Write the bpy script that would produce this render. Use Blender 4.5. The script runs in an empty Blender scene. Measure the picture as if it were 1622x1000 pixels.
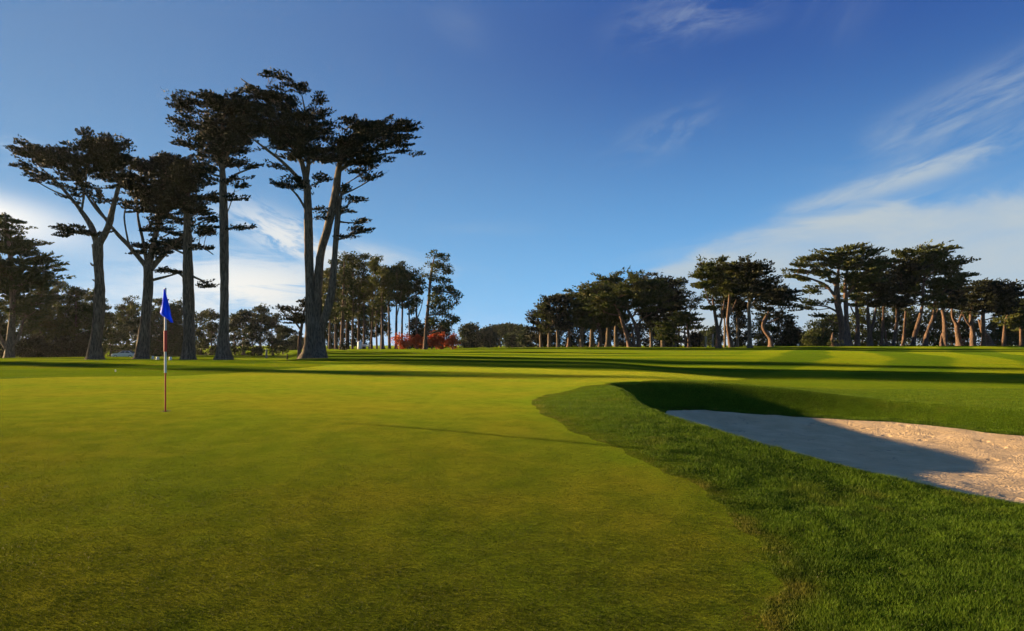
import bpy, bmesh, math, random
import numpy as np
from mathutils import Vector
from mathutils.geometry import delaunay_2d_cdt

R = math.radians
F = 1050.0            # focal length in photograph pixels
CX, HY, CAMZ = 811.0, 547.0, 1.6
S = bpy.context.scene
COL = S.collection

# ------------------------------------------------------------------ camera
cam_d = bpy.data.cameras.new('camera')
cam_d.sensor_width = 36.0
cam_d.lens = F / 1622.0 * 36.0
cam_d.shift_y = 47.0 / 1622.0
cam_d.clip_start = 0.1
cam_d.clip_end = 9000
cam = bpy.data.objects.new('camera', cam_d)
COL.objects.link(cam)
cam.location = (0, 0, CAMZ)
cam.rotation_euler = (R(90), 0, 0)
S.camera = cam

# ------------------------------------------------------------------ light
SUN_AZ = R(-67)       # from +Y (view direction) towards +X
SUN_EL = R(9.3)
S.view_settings.view_transform = 'Standard'
S.view_settings.look = 'None'
S.view_settings.exposure = 1.9
S.view_settings.gamma = 1.0
S.cycles.max_bounces = 5
S.cycles.diffuse_bounces = 3
S.cycles.glossy_bounces = 2
S.cycles.transmission_bounces = 4
S.cycles.volume_bounces = 0
S.cycles.use_adaptive_sampling = True
S.cycles.adaptive_threshold = 0.02

sun_d = bpy.data.lights.new('sun', 'SUN')
sun_d.energy = 5.0
sun_d.angle = R(0.9)
sun_d.color = (1.0, 0.71, 0.39)
sun = bpy.data.objects.new('sun', sun_d)
COL.objects.link(sun)
sdir = Vector((math.sin(SUN_AZ) * math.cos(SUN_EL), math.cos(SUN_AZ) * math.cos(SUN_EL), math.sin(SUN_EL)))
sun.rotation_euler = sdir.to_track_quat('Z', 'Y').to_euler()
sun.location = (-60, 30, 40)

# node helpers ------------------------------------------------------
class NT:
    def __init__(s, tree):
        s.t = tree; s.n = tree.nodes; s.l = tree.links
    def new(s, typ, **kw):
        nd = s.n.new(typ)
        for k, v in kw.items():
            setattr(nd, k, v)
        return nd
    def set(s, inp, v):
        if isinstance(v, bpy.types.NodeSocket):
            s.l.new(v, inp)
        elif v is not None:
            inp.default_value = v
    def math(s, op, a, b=None, c=None, clamp=False):
        nd = s.new('ShaderNodeMath', operation=op, use_clamp=clamp)
        s.set(nd.inputs[0], a)
        if b is not None: s.set(nd.inputs[1], b)
        if c is not None: s.set(nd.inputs[2], c)
        return nd.outputs[0]
    def mix(s, f, a, b, blend='MIX'):
        nd = s.new('ShaderNodeMix', data_type='RGBA', blend_type=blend)
        s.set(nd.inputs[0], f)
        for i, v in ((6, a), (7, b)):
            if isinstance(v, tuple) and len(v) == 3: v = (*v, 1)
            s.set(nd.inputs[i], v)
        return nd.outputs[2]
    def ramp(s, v, lo, hi):
        nd = s.new('ShaderNodeMapRange', interpolation_type='SMOOTHSTEP')
        s.set(nd.inputs[0], v)
        nd.inputs[1].default_value = lo; nd.inputs[2].default_value = hi
        return nd.outputs[0]
    def noise(s, vec, scale, detail=4, rough=0.55, dist=0.0):
        nd = s.new('ShaderNodeTexNoise')
        s.set(nd.inputs['Vector'], vec)
        nd.inputs['Scale'].default_value = scale
        nd.inputs['Detail'].default_value = detail
        nd.inputs['Roughness'].default_value = rough
        nd.inputs['Distortion'].default_value = dist
        return nd.outputs['Fac']
    def mapping(s, vec, scale=(1, 1, 1), rot=(0, 0, 0), loc=(0, 0, 0)):
        nd = s.new('ShaderNodeMapping')
        s.set(nd.inputs[0], vec)
        nd.inputs[1].default_value = loc
        nd.inputs[2].default_value = rot
        nd.inputs[3].default_value = scale
        return nd.outputs[0]

# ------------------------------------------------------------------ sky
W = bpy.data.worlds.new('World')
S.world = W
W.use_nodes = True
w = NT(W.node_tree)
w.n.clear()
sky = w.new('ShaderNodeTexSky', sky_type='NISHITA')
sky.sun_disc = False
sky.sun_elevation = SUN_EL
sky.sun_rotation = SUN_AZ
sky.air_density = 1.0
sky.dust_density = 0.2
sky.ozone_density = 1.5
geo = w.new('ShaderNodeTexCoord').outputs['Generated']
sep = w.new('ShaderNodeSeparateXYZ'); w.l.new(geo, sep.inputs[0])
az = w.math('ARCTAN2', sep.outputs[0], sep.outputs[1])
el = w.math('ARCSINE', sep.outputs[2])

def blob(a0, e0, sa, se, tilt, dens, seed, stretch=3.0, scale=7.0, lo=.38, hi=.72, detail=7):
    """a soft patch of wispy cloud in sky direction (degrees)"""
    a = w.math('SUBTRACT', az, R(a0)); e = w.math('SUBTRACT', el, R(e0))
    c, s_ = math.cos(R(tilt)), math.sin(R(tilt))
    u = w.math('ADD', w.math('MULTIPLY', a, c), w.math('MULTIPLY', e, s_))
    v = w.math('SUBTRACT', w.math('MULTIPLY', e, c), w.math('MULTIPLY', a, s_))
    g = w.math('ADD', w.math('POWER', w.math('ABSOLUTE', w.math('DIVIDE', u, R(sa))), 2.4),
               w.math('POWER', w.math('ABSOLUTE', w.math('DIVIDE', v, R(se))), 2.4))
    g = w.math('POWER', 2.718, w.math('MULTIPLY', g, -1.0))
    cv = w.new('ShaderNodeCombineXYZ')
    w.l.new(w.math('DIVIDE', u, stretch), cv.inputs[0]); w.l.new(v, cv.inputs[1]); cv.inputs[2].default_value = seed
    nz = w.noise(cv.outputs[0], scale, detail, .62, .6)
    nz = w.ramp(nz, lo, hi)
    return w.math('MULTIPLY', w.math('MULTIPLY', g, nz), dens)

# the broad thin sheet low on the right, its upper edge curving up to the right
qq = w.math('DIVIDE', w.math('SUBTRACT', R(38), az), R(25.3))
eline = w.math('SUBTRACT', R(10.7), w.math('MULTIPLY', w.math('MULTIPLY', qq, qq), R(4.4)))
cvs = w.new('ShaderNodeCombineXYZ')
w.l.new(w.math('MULTIPLY', az, .35), cvs.inputs[0]); w.l.new(el, cvs.inputs[1])
ns = w.noise(w.mapping(cvs.outputs[0], rot=(0, 0, R(-12))), 17, 7, .6, .5)
ed = w.math('ADD', w.math('SUBTRACT', eline, el), w.math('MULTIPLY', w.math('SUBTRACT', ns, .5), R(4.5)))
sheet = w.math('MULTIPLY', w.ramp(ed, R(-1.0), R(.9)), w.ramp(az, R(7), R(13)))
sheet = w.math('MULTIPLY', sheet, w.math('MULTIPLY_ADD', ns, 1.25, .12))
blobs = [
    # right-hand sheet rising to the right
    blob(38, 6.0, 16, 3.4, 6, .35, 1.3, 6, 8, .05, .52),
    blob(24, 9.4, 10, .7, 9, .55, 2.1, 6, 30, .3, .58),
    blob(33.5, 13.1, 8.5, 1.0, 15, .78, 7.7, 5, 30, .30, .62),
    blob(25.5, 11.2, 4, .6, 13, .60, 3.3, 4, 34, .3, .6),
    blob(36, 17.0, 8, 1.7, 18, .50, 4.4, 4, 26, .34, .66),
    sheet,
    # faint wisps high up
    blob(16, 25.8, 6, 1.7, 6, .30, 5.5, 3, 30, .38, .68),
    blob(13, 17.3, 4.2, 1.3, 20, .30, 6.6, 3, 34, .36, .7),
    blob(-5, 26, 3, 1.4, -25, .08, 8.6, 3, 18, .38, .7),
    blob(26, 25, 3, 3.2, 55, .08, 8.2, 3, 14, .38, .7),
    # left: bright bank and broken cloud close to the horizon
    blob(-40, 9.0, 6.8, 1.5, -9, 1.0, 9.1, 3, 14, -.1, .3),
    blob(-21, 4.6, 7.5, 2.7, -2, 1.0, 10.4, 5, 34, .33, .54),
    blob(-17.5, 8.4, 6, 1.5, -20, .95, 11.2, 3, 46, .42, .60),
    blob(-36, 13.2, 9, 1.3, -10, .25, 14.2, 4, 20, .4, .66),
    blob(-9, 7.0, 5, .9, -12, .7, 15.1, 4, 18, .38, .62),
    blob(-3, 10, 5, .6, 0, .08, 12.9, 5, 24, .3, .6),
    blob(-33, 3.5, 8, 2.0, 0, .35, 13.9, 4, 20, .3, .66),
]
cl = blobs[0]
for b in blobs[1:]:
    # union:  1-(1-a)(1-b)
    cl = w.math('SUBTRACT', 1.0, w.math('MULTIPLY', w.math('SUBTRACT', 1.0, cl), w.math('SUBTRACT', 1.0, b)))
hsv = w.new('ShaderNodeHueSaturation')
w.l.new(sky.outputs[0], hsv.inputs['Color'])
hsv.inputs['Saturation'].default_value = 1.0
hsv.inputs['Hue'].default_value = 0.5
# clouds: lit warm-white towards the sun, greyer away from it
dsun = w.new('ShaderNodeVectorMath', operation='DOT_PRODUCT')
w.l.new(geo, dsun.inputs[0]); dsun.inputs[1].default_value = sdir
near = w.ramp(dsun.outputs['Value'], .35, .95)
ccol = w.mix(near, (2.75, 3.15, 3.35), (5.6, 5.5, 5.2))
# clear-air colour by height: pale cyan low down, deep blue overhead, softer on the sun side
hz = w.math('POWER', w.ramp(el, R(-13), R(27)), 1.0)
hi = w.mix(hz, (1.45, 4.1, 6.8), (.12, .48, 1.9))
hi = w.mix(w.math('MULTIPLY', w.ramp(dsun.outputs['Value'], .1, 1.0), .5), hi, (1.1, 2.15, 3.3))
skyc = w.mix(.93, hsv.outputs[0], hi)
skyc = w.mix(cl, skyc, ccol)
bg = w.new('ShaderNodeBackground')
w.l.new(skyc, bg.inputs[0])
bg.inputs[1].default_value = 0.05
wo = w.new('ShaderNodeOutputWorld')
w.l.new(bg.outputs[0], wo.inputs[0])

# ------------------------------------------------------------------ materials
def material(name):
    m = bpy.data.materials.new(name)
    m.use_nodes = True
    t = NT(m.node_tree)
    t.n.clear()
    out = t.new('ShaderNodeOutputMaterial')
    p = t.new('ShaderNodeBsdfPrincipled')
    t.l.new(p.outputs[0], out.inputs[0])
    p.inputs['Specular IOR Level'].default_value = 0.25
    p.inputs['Roughness'].default_value = .8
    return m, t, p, out

def simple_mat(name, col, rough=.6, spec=.3, metal=0.0, nscale=None, namt=.15):
    m, t, p, out = material(name)
    p.inputs['Roughness'].default_value = rough
    p.inputs['Specular IOR Level'].default_value = spec
    p.inputs['Metallic'].default_value = metal
    if nscale:
        tc = t.new('ShaderNodeTexCoord').outputs['Object']
        n = t.noise(tc, nscale, 4)
        c = t.mix(n, tuple(x * (1 - namt) for x in col), tuple(min(1, x * (1 + namt)) for x in col))
        t.l.new(c, p.inputs['Base Color'])
    else:
        p.inputs['Base Color'].default_value = (*col, 1)
    return m

def grass_ground(name, ca, cb, cdry, fine, sheen, bump, sh, other, osh, stripes=False):
    m, t, p, out = material(name)
    P = t.new('ShaderNodeTexCoord').outputs['Object']
    n1 = t.noise(P, .35, 5, .6)
    n2 = t.noise(P, 2.3, 5, .65)
    n3 = t.noise(P, fine, 3, .7)
    n4 = t.noise(t.mapping(P, (1, 1, 1), (0, 0, .5), (31, 7, 0)), 1.1, 6, .7)
    c = t.mix(t.ramp(n1, .35, .68), ca, cb)
    c = t.mix(t.math('MULTIPLY', t.ramp(n4, .52, .78), .55), c, cdry)
    c = t.mix(t.math('MULTIPLY', t.ramp(n2, .38, .66), .45), c, tuple(x * .62 for x in cb))
    dark = t.mix(t.ramp(n3, .30, .72), (.45, .47, .42), (1.35, 1.32, 1.25))
    c = t.mix(1.0, c, dark, 'MULTIPLY')
    # collar: a strip of turf of in-between height where the green meets the longer grass
    at = t.new('ShaderNodeAttribute', attribute_name='edge')
    e = t.math('ADD', at.outputs['Fac'], t.math('MULTIPLY', t.math('SUBTRACT', t.noise(P, 2.6, 4, .7), .5), .9))
    e = t.math('ADD', e, t.math('MULTIPLY', t.math('SUBTRACT', t.noise(P, 14, 2, .7), .5), .25))
    e = t.math('MULTIPLY', t.math('SUBTRACT', 1.0, t.ramp(e, -.15, .62)), .62)
    c = t.mix(e, c, t.mix(1.0, other, dark, 'MULTIPLY'))
    shc = t.mix(e, sh, osh)
    shc = t.mix(1.0, shc, t.mix(t.ramp(n2, .35, .68), (1.12, 1.1, 1.1), (.80, .88, .85)), 'MULTIPLY')
    shc = t.mix(1.0, shc, t.mix(t.ramp(n1, .35, .65), (1.08, 1.0, 1.0), (.86, 1.0, .9)), 'MULTIPLY')
    f, tint = 0.0, (1, 1, 1)
    if stripes:
        # mowing stripes: the blades lie one way, then the other
        sp = t.new('ShaderNodeSeparateXYZ'); t.l.new(P, sp.inputs[0])
        X, Y = sp.outputs[0], sp.outputs[1]
        wob = t.math('MULTIPLY', t.noise(P, .03, 2), 9.0)
        def band(ax, ay, per):
            q = t.math('ADD', t.math('MULTIPLY', X, ax), t.math('MULTIPLY', Y, ay))
            q = t.math('ADD', q, wob)
            return t.ramp(t.math('SINE', t.math('MULTIPLY', q, 2 * math.pi / per)), -.35, .35)
        b1 = band(.80, -.45, 7.5)       # stripes running away from the camera on the right
        b2 = band(.30, .95, 7.0)        # stripes running across
        zone = t.ramp(t.math('SUBTRACT', X, t.math('MULTIPLY', Y, .36)), -4, 4)
        b = t.math('ADD', t.math('MULTIPLY', b1, zone), t.math('MULTIPLY', b2, t.math('SUBTRACT', 1.0, zone)))
        far = t.ramp(Y, 26, 40)
        f = t.math('MULTIPLY', far, .75)
        tint = t.mix(b, (.50, .66, .7), (1.45, 1.25, .9))
        c = t.mix(f, c, t.mix(1.0, c, tint, 'MULTIPLY'))
    t.l.new(c, p.inputs['Base Color'])
    p.inputs['Roughness'].default_value = .75
    p.inputs['Specular IOR Level'].default_value = 0.0
    p.inputs['Sheen Weight'].default_value = sheen
    p.inputs['Sheen Roughness'].default_value = .45
    t.l.new(t.mix(f, shc, t.mix(1.0, shc, tint, 'MULTIPLY')), p.inputs['Sheen Tint'])
    b1 = t.new('ShaderNodeBump'); b1.inputs['Strength'].default_value = bump
    b1.inputs['Distance'].default_value = .012
    h = t.math('ADD', t.noise(P, fine * 1.3, 3, .8), t.math('MULTIPLY', t.noise(P, fine * .28, 3, .7), 1.2))
    t.l.new(h, b1.inputs['Height'])
    t.l.new(b1.outputs[0], p.inputs['Normal'])
    return m

G_A, G_SH = (.036, .046, .004), (.27, .30, .022)
R_A, R_SH = (.042, .078, .005), (.21, .28, .016)
M_GREEN = grass_ground('putting_green_turf', G_A, (.018, .036, .003), (.060, .042, .006), 60, .66, .8, G_SH, R_A, R_SH)
M_ROUGH = grass_ground('mown_turf', R_A, (.031, .062, .004), (.074, .070, .009), 26, .26, .9, R_SH, G_A, G_SH, stripes=True)

def blade_mat(name, ca, cb, cdry, other):
    m, t, p, out = material(name)
    P = t.new('ShaderNodeTexCoord').outputs['Object']
    c = t.mix(t.ramp(t.noise(P, 2.2, 4, .7), .35, .68), ca, cb)
    c = t.mix(t.math('MULTIPLY', t.ramp(t.noise(P, 170, 1, .5), .58, .72), .6), c, cdry)
    c = t.mix(t.math('MULTIPLY', t.ramp(t.noise(t.mapping(P, loc=(5, 9, 0)), .8, 4, .7), .55, .8), .5), c, cdry)
    at = t.new('ShaderNodeAttribute', attribute_name='edge')
    e = t.math('ADD', at.outputs['Fac'], t.math('MULTIPLY', t.math('SUBTRACT', t.noise(P, 2.6, 4, .7), .5), .9))
    c = t.mix(t.math('MULTIPLY', t.math('SUBTRACT', 1.0, t.ramp(e, -.15, .62)), .6), c, other)
    near = t.math('SUBTRACT', 1.0, t.ramp(at.outputs['Fac'], .05, .28))
    c = t.mix(t.math('MULTIPLY', t.math('MULTIPLY', near, t.ramp(t.noise(P, 1.9, 3, .6), .42, .62)), .65), c, cdry)
    tipa = t.new('ShaderNodeAttribute', attribute_name='tone')
    c = t.mix(1.0, c, t.mix(tipa.outputs['Fac'], (.55, .6, .6), (1.7, 1.5, 1.2)), 'MULTIPLY')
    t.l.new(c, p.inputs['Base Color'])
    p.inputs['Roughness'].default_value = .6
    p.inputs['Specular IOR Level'].default_value = .1
    tr = t.new('ShaderNodeBsdfTranslucent'); t.l.new(c, tr.inputs[0])
    mx = t.new('ShaderNodeMixShader'); mx.inputs[0].default_value = .35
    t.l.new(p.outputs[0], mx.inputs[1]); t.l.new(tr.outputs[0], mx.inputs[2])
    t.l.new(mx.outputs[0], out.inputs[0])
    return m
M_BLADE = blade_mat('rough_grass_blades', (.080, .150, .009), (.050, .108, .007), (.17, .155, .028), (.055, .075, .006))
M_BLADE_G = blade_mat('green_grass_blades', (.044, .058, .004), (.018, .038, .003), (.085, .060, .010), (.036, .070, .005))

def sand_mat():
    m, t, p, out = material('bunker_sand')
    P = t.new('ShaderNodeTexCoord').outputs['Object']
    n = t.noise(P, 1.6, 6, .6)
    c = t.mix(t.ramp(n, .3, .75), (.55, .385, .19), (.70, .50, .26))
    n2 = t.noise(P, 90, 3, .7)
    c = t.mix(1.0, c, t.mix(n2, (.70, .70, .70), (1.25, 1.25, 1.25)), 'MULTIPLY')
    # scattered twigs and rake furrows
    v = t.new('ShaderNodeTexVoronoi', feature='DISTANCE_TO_EDGE')
    wp = t.new('ShaderNodeVectorMath', operation='ADD')
    nzc = t.new('ShaderNodeTexNoise'); nzc.inputs['Scale'].default_value = 2.2; nzc.inputs['Detail'].default_value = 4
    t.l.new(P, nzc.inputs['Vector'])
    sc = t.new('ShaderNodeVectorMath', operation='SCALE'); t.l.new(nzc.outputs['Color'], sc.inputs[0]); sc.inputs['Scale'].default_value = 1.3
    t.l.new(P, wp.inputs[0]); t.l.new(sc.outputs[0], wp.inputs[1])
    v.inputs['Scale'].default_value = 1.1
    t.l.new(wp.outputs[0], v.inputs['Vector'])
    crack = t.math('SUBTRACT', 1.0, t.ramp(v.outputs['Distance'], .004, .03))
    crack = t.math('MULTIPLY', crack, t.ramp(t.noise(P, 1.7, 3), .5, .62))
    c = t.mix(t.math('MULTIPLY', crack, .55), c, (.17, .13, .09))
    t.l.new(c, p.inputs['Base Color'])
    p.inputs['Roughness'].default_value = .95
    h = t.math('ADD', t.math('MULTIPLY', t.noise(t.mapping(P, (1, 2.2, 1), (0, 0, .7)), 5, 4, .6, 1.2), 2.2), t.math('MULTIPLY', t.noise(P, 34, 3, .7), .5))
    h = t.math('SUBTRACT', h, t.math('MULTIPLY', crack, .6))
    wv = t.new('ShaderNodeTexWave'); t.l.new(t.mapping(P, rot=(0, 0, .5)), wv.inputs['Vector'])
    wv.inputs['Scale'].default_value = 5.5; wv.inputs['Distortion'].default_value = 12.0; wv.inputs['Detail'].default_value = 3; wv.inputs['Detail Scale'].default_value = .8
    h = t.math('ADD', h, t.math('MULTIPLY', wv.outputs['Fac'], t.math('MULTIPLY', t.ramp(t.noise(P, .9, 2), .45, .6), .16)))
    fv = t.new('ShaderNodeTexVoronoi'); t.l.new(t.mapping(P, (1, 1, 1)), fv.inputs['Vector']); fv.inputs['Scale'].default_value = 1.9
    h = t.math('SUBTRACT', h, t.math('MULTIPLY', t.math('SUBTRACT', 1.0, t.ramp(fv.outputs['Distance'], .10, .24)), 1.3))
    b = t.new('ShaderNodeBump'); b.inputs['Strength'].default_value = .65; b.inputs['Distance'].default_value = .03
    t.l.new(h, b.inputs['Height']); t.l.new(b.outputs[0], p.inputs['Normal'])
    return m
M_SAND = sand_mat()

def foliage_mat(name, ca, cb, cdead, dead=.4, trans=.25, scale=.9):
    m, t, p, out = material(name)
    P = t.new('ShaderNodeTexCoord').outputs['Object']
    oi = t.new('ShaderNodeObjectInfo')
    c = t.mix(t.ramp(t.noise(P, scale, 4, .65), .35, .66), ca, cb)
    c = t.mix(t.math('MULTIPLY', t.ramp(t.noise(t.mapping(P, loc=(13, 4, 8)), scale * .55, 4, .7), .50, .72), dead), c, cdead)
    c = t.mix(1.0, c, t.mix(t.noise(P, 9, 2), (.65, .65, .65), (1.35, 1.35, 1.35)), 'MULTIPLY')
    c = t.mix(1.0, c, t.mix(oi.outputs['Random'], (.75, .82, .85), (1.2, 1.12, 1.05)), 'MULTIPLY')
    t.l.new(c, p.inputs['Base Color'])
    p.inputs['Roughness'].default_value = .7
    p.inputs['Specular IOR Level'].default_value = .15
    tr = t.new('ShaderNodeBsdfTranslucent'); t.l.new(c, tr.inputs[0])
    mx = t.new('ShaderNodeMixShader'); mx.inputs[0].default_value = trans
    t.l.new(p.outputs[0], mx.inputs[1]); t.l.new(tr.outputs[0], mx.inputs[2])
    t.l.new(mx.outputs[0], out.inputs[0])
    return m
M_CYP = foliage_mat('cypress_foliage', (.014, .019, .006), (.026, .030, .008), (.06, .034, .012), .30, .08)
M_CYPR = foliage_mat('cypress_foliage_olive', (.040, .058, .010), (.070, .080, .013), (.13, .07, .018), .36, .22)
M_PINE = foliage_mat('pine_foliage', (.042, .060, .012), (.074, .086, .016), (.12, .075, .022), .4, .2)
M_DIST = foliage_mat('distant_foliage', (.03, .046, .014), (.045, .058, .016), (.07, .055, .02), .35, .2)
M_RED = foliage_mat('red_leaves', (.58, .13, .04), (.46, .085, .03), (.60, .25, .06), .4, .3, 1.6)

def bark_mat(name, ca, cb, scale=1.0):
    m, t, p, out = material(name)
    P = t.new('ShaderNodeTexCoord').outputs['Object']
    n = t.noise(t.mapping(P, (3.2, 3.2, .45)), 2.2 * scale, 6, .65, .4)
    n2 = t.noise(t.mapping(P, (9, 9, 1.1)), 2.0 * scale, 4, .6)
    c = t.mix(t.ramp(n, .34, .68), ca, cb)
    c = t.mix(1.0, c, t.mix(t.ramp(n2, .35, .62), (.45, .43, .42), (1.2, 1.2, 1.2)), 'MULTIPLY')
    t.l.new(c, p.inputs['Base Color'])
    p.inputs['Roughness'].default_value = .92
    b = t.new('ShaderNodeBump'); b.inputs['Strength'].default_value = 1.0; b.inputs['Distance'].default_value = .12
    h = t.math('ADD', n, t.math('MULTIPLY', n2, .7))
    t.l.new(h, b.inputs['Height']); t.l.new(b.outputs[0], p.inputs['Normal'])
    return m
M_BARK = bark_mat('cypress_bark', (.105, .076, .046), (.225, .172, .112))
M_BARKR = bark_mat('weathered_red_bark', (.085, .056, .039), (.20, .122, .078))
M_BARKP = bark_mat('pine_bark', (.085, .062, .05), (.20, .145, .11))

# ------------------------------------------------------------------ terrain
def sst(a, b, x):
    t_ = np.clip((x - a) / (b - a), 0, 1)
    return t_ * t_ * (3 - 2 * t_)

def catmull(pts, n=8, closed=True):
    pts = np.array(pts, float); N = len(pts); out = []
    rng = range(N) if closed else range(N - 1)
    for i in rng:
        if closed:
            p0, p1, p2, p3 = pts[i - 1], pts[i], pts[(i + 1) % N], pts[(i + 2) % N]
        else:
            p0, p1, p2, p3 = pts[max(i - 1, 0)], pts[i], pts[i + 1], pts[min(i + 2, N - 1)]
        for k in range(n):
            t_ = k / n
            out.append(.5 * ((2 * p1) + (-p0 + p2) * t_ + (2 * p0 - 5 * p1 + 4 * p2 - p3) * t_ ** 2 + (-p0 + 3 * p1 - 3 * p2 + p3) * t_ ** 3))
    if not closed: out.append(pts[-1])
    return np.array(out)

SAND = catmull([(4.35, 18.3), (3.35, 15.6), (3.20, 12.6), (3.75, 10.2), (4.30, 8.7), (5.10, 7.2), (7.0, 5.6), (9.8, 5.2),
                (13.2, 7.0), (14.2, 10.4), (13.2, 13.2), (11.4, 15.3), (9.4, 17.3), (7.0, 18.4), (5.3, 18.8)], 7)

SAND0 = SAND.copy()
_a = np.linspace(0, 2 * np.pi, len(SAND), endpoint=False)
_t = np.roll(SAND, -1, 0) - np.roll(SAND, 1, 0); _n = np.column_stack([_t[:, 1], -_t[:, 0]]); _n /= np.linalg.norm(_n, axis=1)[:, None]
SAND = SAND + _n * (.07 * np.sin(_a * 13 + 1) + .05 * np.sin(_a * 29 + 2) + .04 * np.sin(_a * 47))[:, None]

def sdist(poly, x, y):
    """signed distance to a closed polygon, negative inside"""
    a = poly; b = np.roll(poly, -1, 0)
    d = np.full(x.shape, 1e9); ins = np.zeros(x.shape, bool)
    for (x0, y0), (x1, y1) in zip(a, b):
        ex, ey = x1 - x0, y1 - y0
        t_ = np.clip(((x - x0) * ex + (y - y0) * ey) / (ex * ex + ey * ey + 1e-12), 0, 1)
        d = np.minimum(d, (x - x0 - t_ * ex) ** 2 + (y - y0 - t_ * ey) ** 2)
        c = ((y0 > y) != (y1 > y)) & (x < (x1 - x0) * (y - y0) / (y1 - y0 + 1e-12) + x0)
        ins ^= c
    d = np.sqrt(d)
    return np.where(ins, -d, d)

def H(x, y):
    x = np.atleast_1d(np.asarray(x, float)); y = np.atleast_1d(np.asarray(y, float))
    a = x / np.maximum(y, 1.0)
    a = np.clip(a, -1.2, 1.2)
    z = .42 * sst(3, 12, y)
    # dip to the right of the green, round the bunker
    z -= .12 * sst(1.5, 4, x) * sst(17, 11, y) * sst(4, 7, y)
    z -= .42 * sst(4.5, 12, x) * sst(5, 9, y) * sst(62, 34, y)
    # the fairway climbs to a crest
    zf = np.interp(a, [-.30, -.1, .1, .3, .45, .9], [.86, 1.02, 1.20, 1.24, 1.42, 1.42])
    zc = .42 + (zf - .42) * sst(40, 116, y)
    zc = zc - .35 * sst(125, 190, y)
    z = z + (zc - .42) * sst(34, 44, y)
    # low ground beyond the mound on the left
    Lw = sst(-.285, -.345, a)
    gap = sst(-.44, -.40, a) * sst(-.30, -.335, a)
    y0 = 62 - 14 * gap
    zl = .42 - 1.42 * sst(0, 36, y - y0) + 1.0 * sst(150, 330, y)
    z = z * (1 - Lw * sst(44, 60, y)) + zl * Lw * sst(44, 60, y)
    # soft mounds behind the green on the left
    z += .20 * np.exp(-((x + 22) / 9) ** 2 - ((y - 42) / 4) ** 2) + .14 * np.exp(-((x + 34) / 6) ** 2 - ((y - 46) / 4) ** 2)
    z += .03 * np.sin(x * .21 + 1.3) * np.sin(y * .17 + .6) * sst(14, 30, y)
    z += .09 * np.sin(x * .15 + .05 * y + .4) * np.sin(y * .11 - .04 * x + 2.0) * sst(30, 50, y) * sst(240, 130, y)
    z += .035 * (np.sin(x * .95 + .5 * y) * np.sin(y * .8 + 1.1) + .6 * np.sin(x * 1.7 - y * .6)) * sst(33, 38, y) * sst(56, 48, y) * sst(-4, -12, x)
    z += .012 * np.sin(x * .9 + .3 * y) * np.sin(y * .7 + 1) * sst(2, 6, y)
    # bunker
    m = (x > 0) & (x < 18) & (y > 2) & (y < 24)
    if m.any():
        xs, ys = x[m], y[m]
        sd = sdist(SAND0, xs, ys)
        back = sst(-1.5, 3.0, (ys - 13.0) + (xs - 6.5) * .9)     # far side of the bunker
        wid = .55 + 1.25 * back
        left = sst(11.0, 6.8, xs)
        dep = .22 + sst(7.5, 13, ys) * (.36 + .28 * left)
        o = np.clip(1 - sd / wid, 0, 1); o = o * o * (3 - 2 * o)
        lip = .74
        f = np.where(sd > 0, lip * o, lip + (1 - lip) * sst(0, 1.6, -sd))
        zz = z[m] - dep * f
        zz += .11 * np.exp(-((xs - 3.1) / 1.0) ** 2 - ((ys - 16.3) / 1.8) ** 2) * sst(0, .5, sd) + .09 * np.exp(-((sd - 2.0) / .9) ** 2) * sst(15, 18, ys) * sst(11.0, 8.0, xs)      # raised brow
        # raked, trodden sand
        zz += np.where(sd < 0, (.012 * np.sin(xs * 5.1 + 1.2 * ys) * np.sin(ys * 3.7 - xs) + .008 * np.sin(xs * 11 + ys * 8)) * sst(0, .4, -sd), 0)
        z[m] = zz
    return z

def Hs(x, y): return float(H(x, y)[0])

def hit(px, py):
    """where the sight line through a photograph pixel meets the ground"""
    y = 3.0
    while y < 400:
        if CAMZ - (py - HY) / F * y < Hs((px - CX) / F * y, y): break
        y *= 1.004
    return ((px - CX) / F * y, y)

gpix = [(1236, 1000), (1228, 940), (1200, 868), (1165, 820), (1100, 772), (1020, 730), (940, 697), (880, 668), (846, 645), (850, 630), (900, 619), (985, 611),
        (1090, 603), (1180, 600), (1110, 594), (960, 588), (800, 582), (640, 578), (540, 578), (430, 586), (300, 595), (90, 598)]
gp = [hit(*p) for p in gpix]
GREEN = catmull([(1.75, 2.2), (1.4, .3), (0, -3.0)] [::-1] + gp + [(-22, 17.5), (-24, 9), (-16, 0), (-7, -3.5)], 6)

def resample_ok(poly, tol=.04):
    out = [poly[0]]
    for p in poly[1:]:
        if np.hypot(*(p - out[-1])) > tol: out.append(p)
    return np.array(out)
_l = np.concatenate([[0], np.cumsum(np.hypot(*np.diff(GREEN, axis=0).T))])
_tg = np.roll(GREEN, -1, 0) - np.roll(GREEN, 1, 0); _gn2 = np.column_stack([_tg[:, 1], -_tg[:, 0]]); _gn2 /= np.linalg.norm(_gn2, axis=1)[:, None] + 1e-9
_wob = .05 * np.sin(_l * 3.1 + 1) + .035 * np.sin(_l * 7.3 + .5) + .03 * np.sin(_l * 13.7)
GREEN[1:-1] += (_gn2 * _wob[:, None])[1:-1]
GREEN = resample_ok(GREEN); SANDL = resample_ok(SAND)

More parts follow.
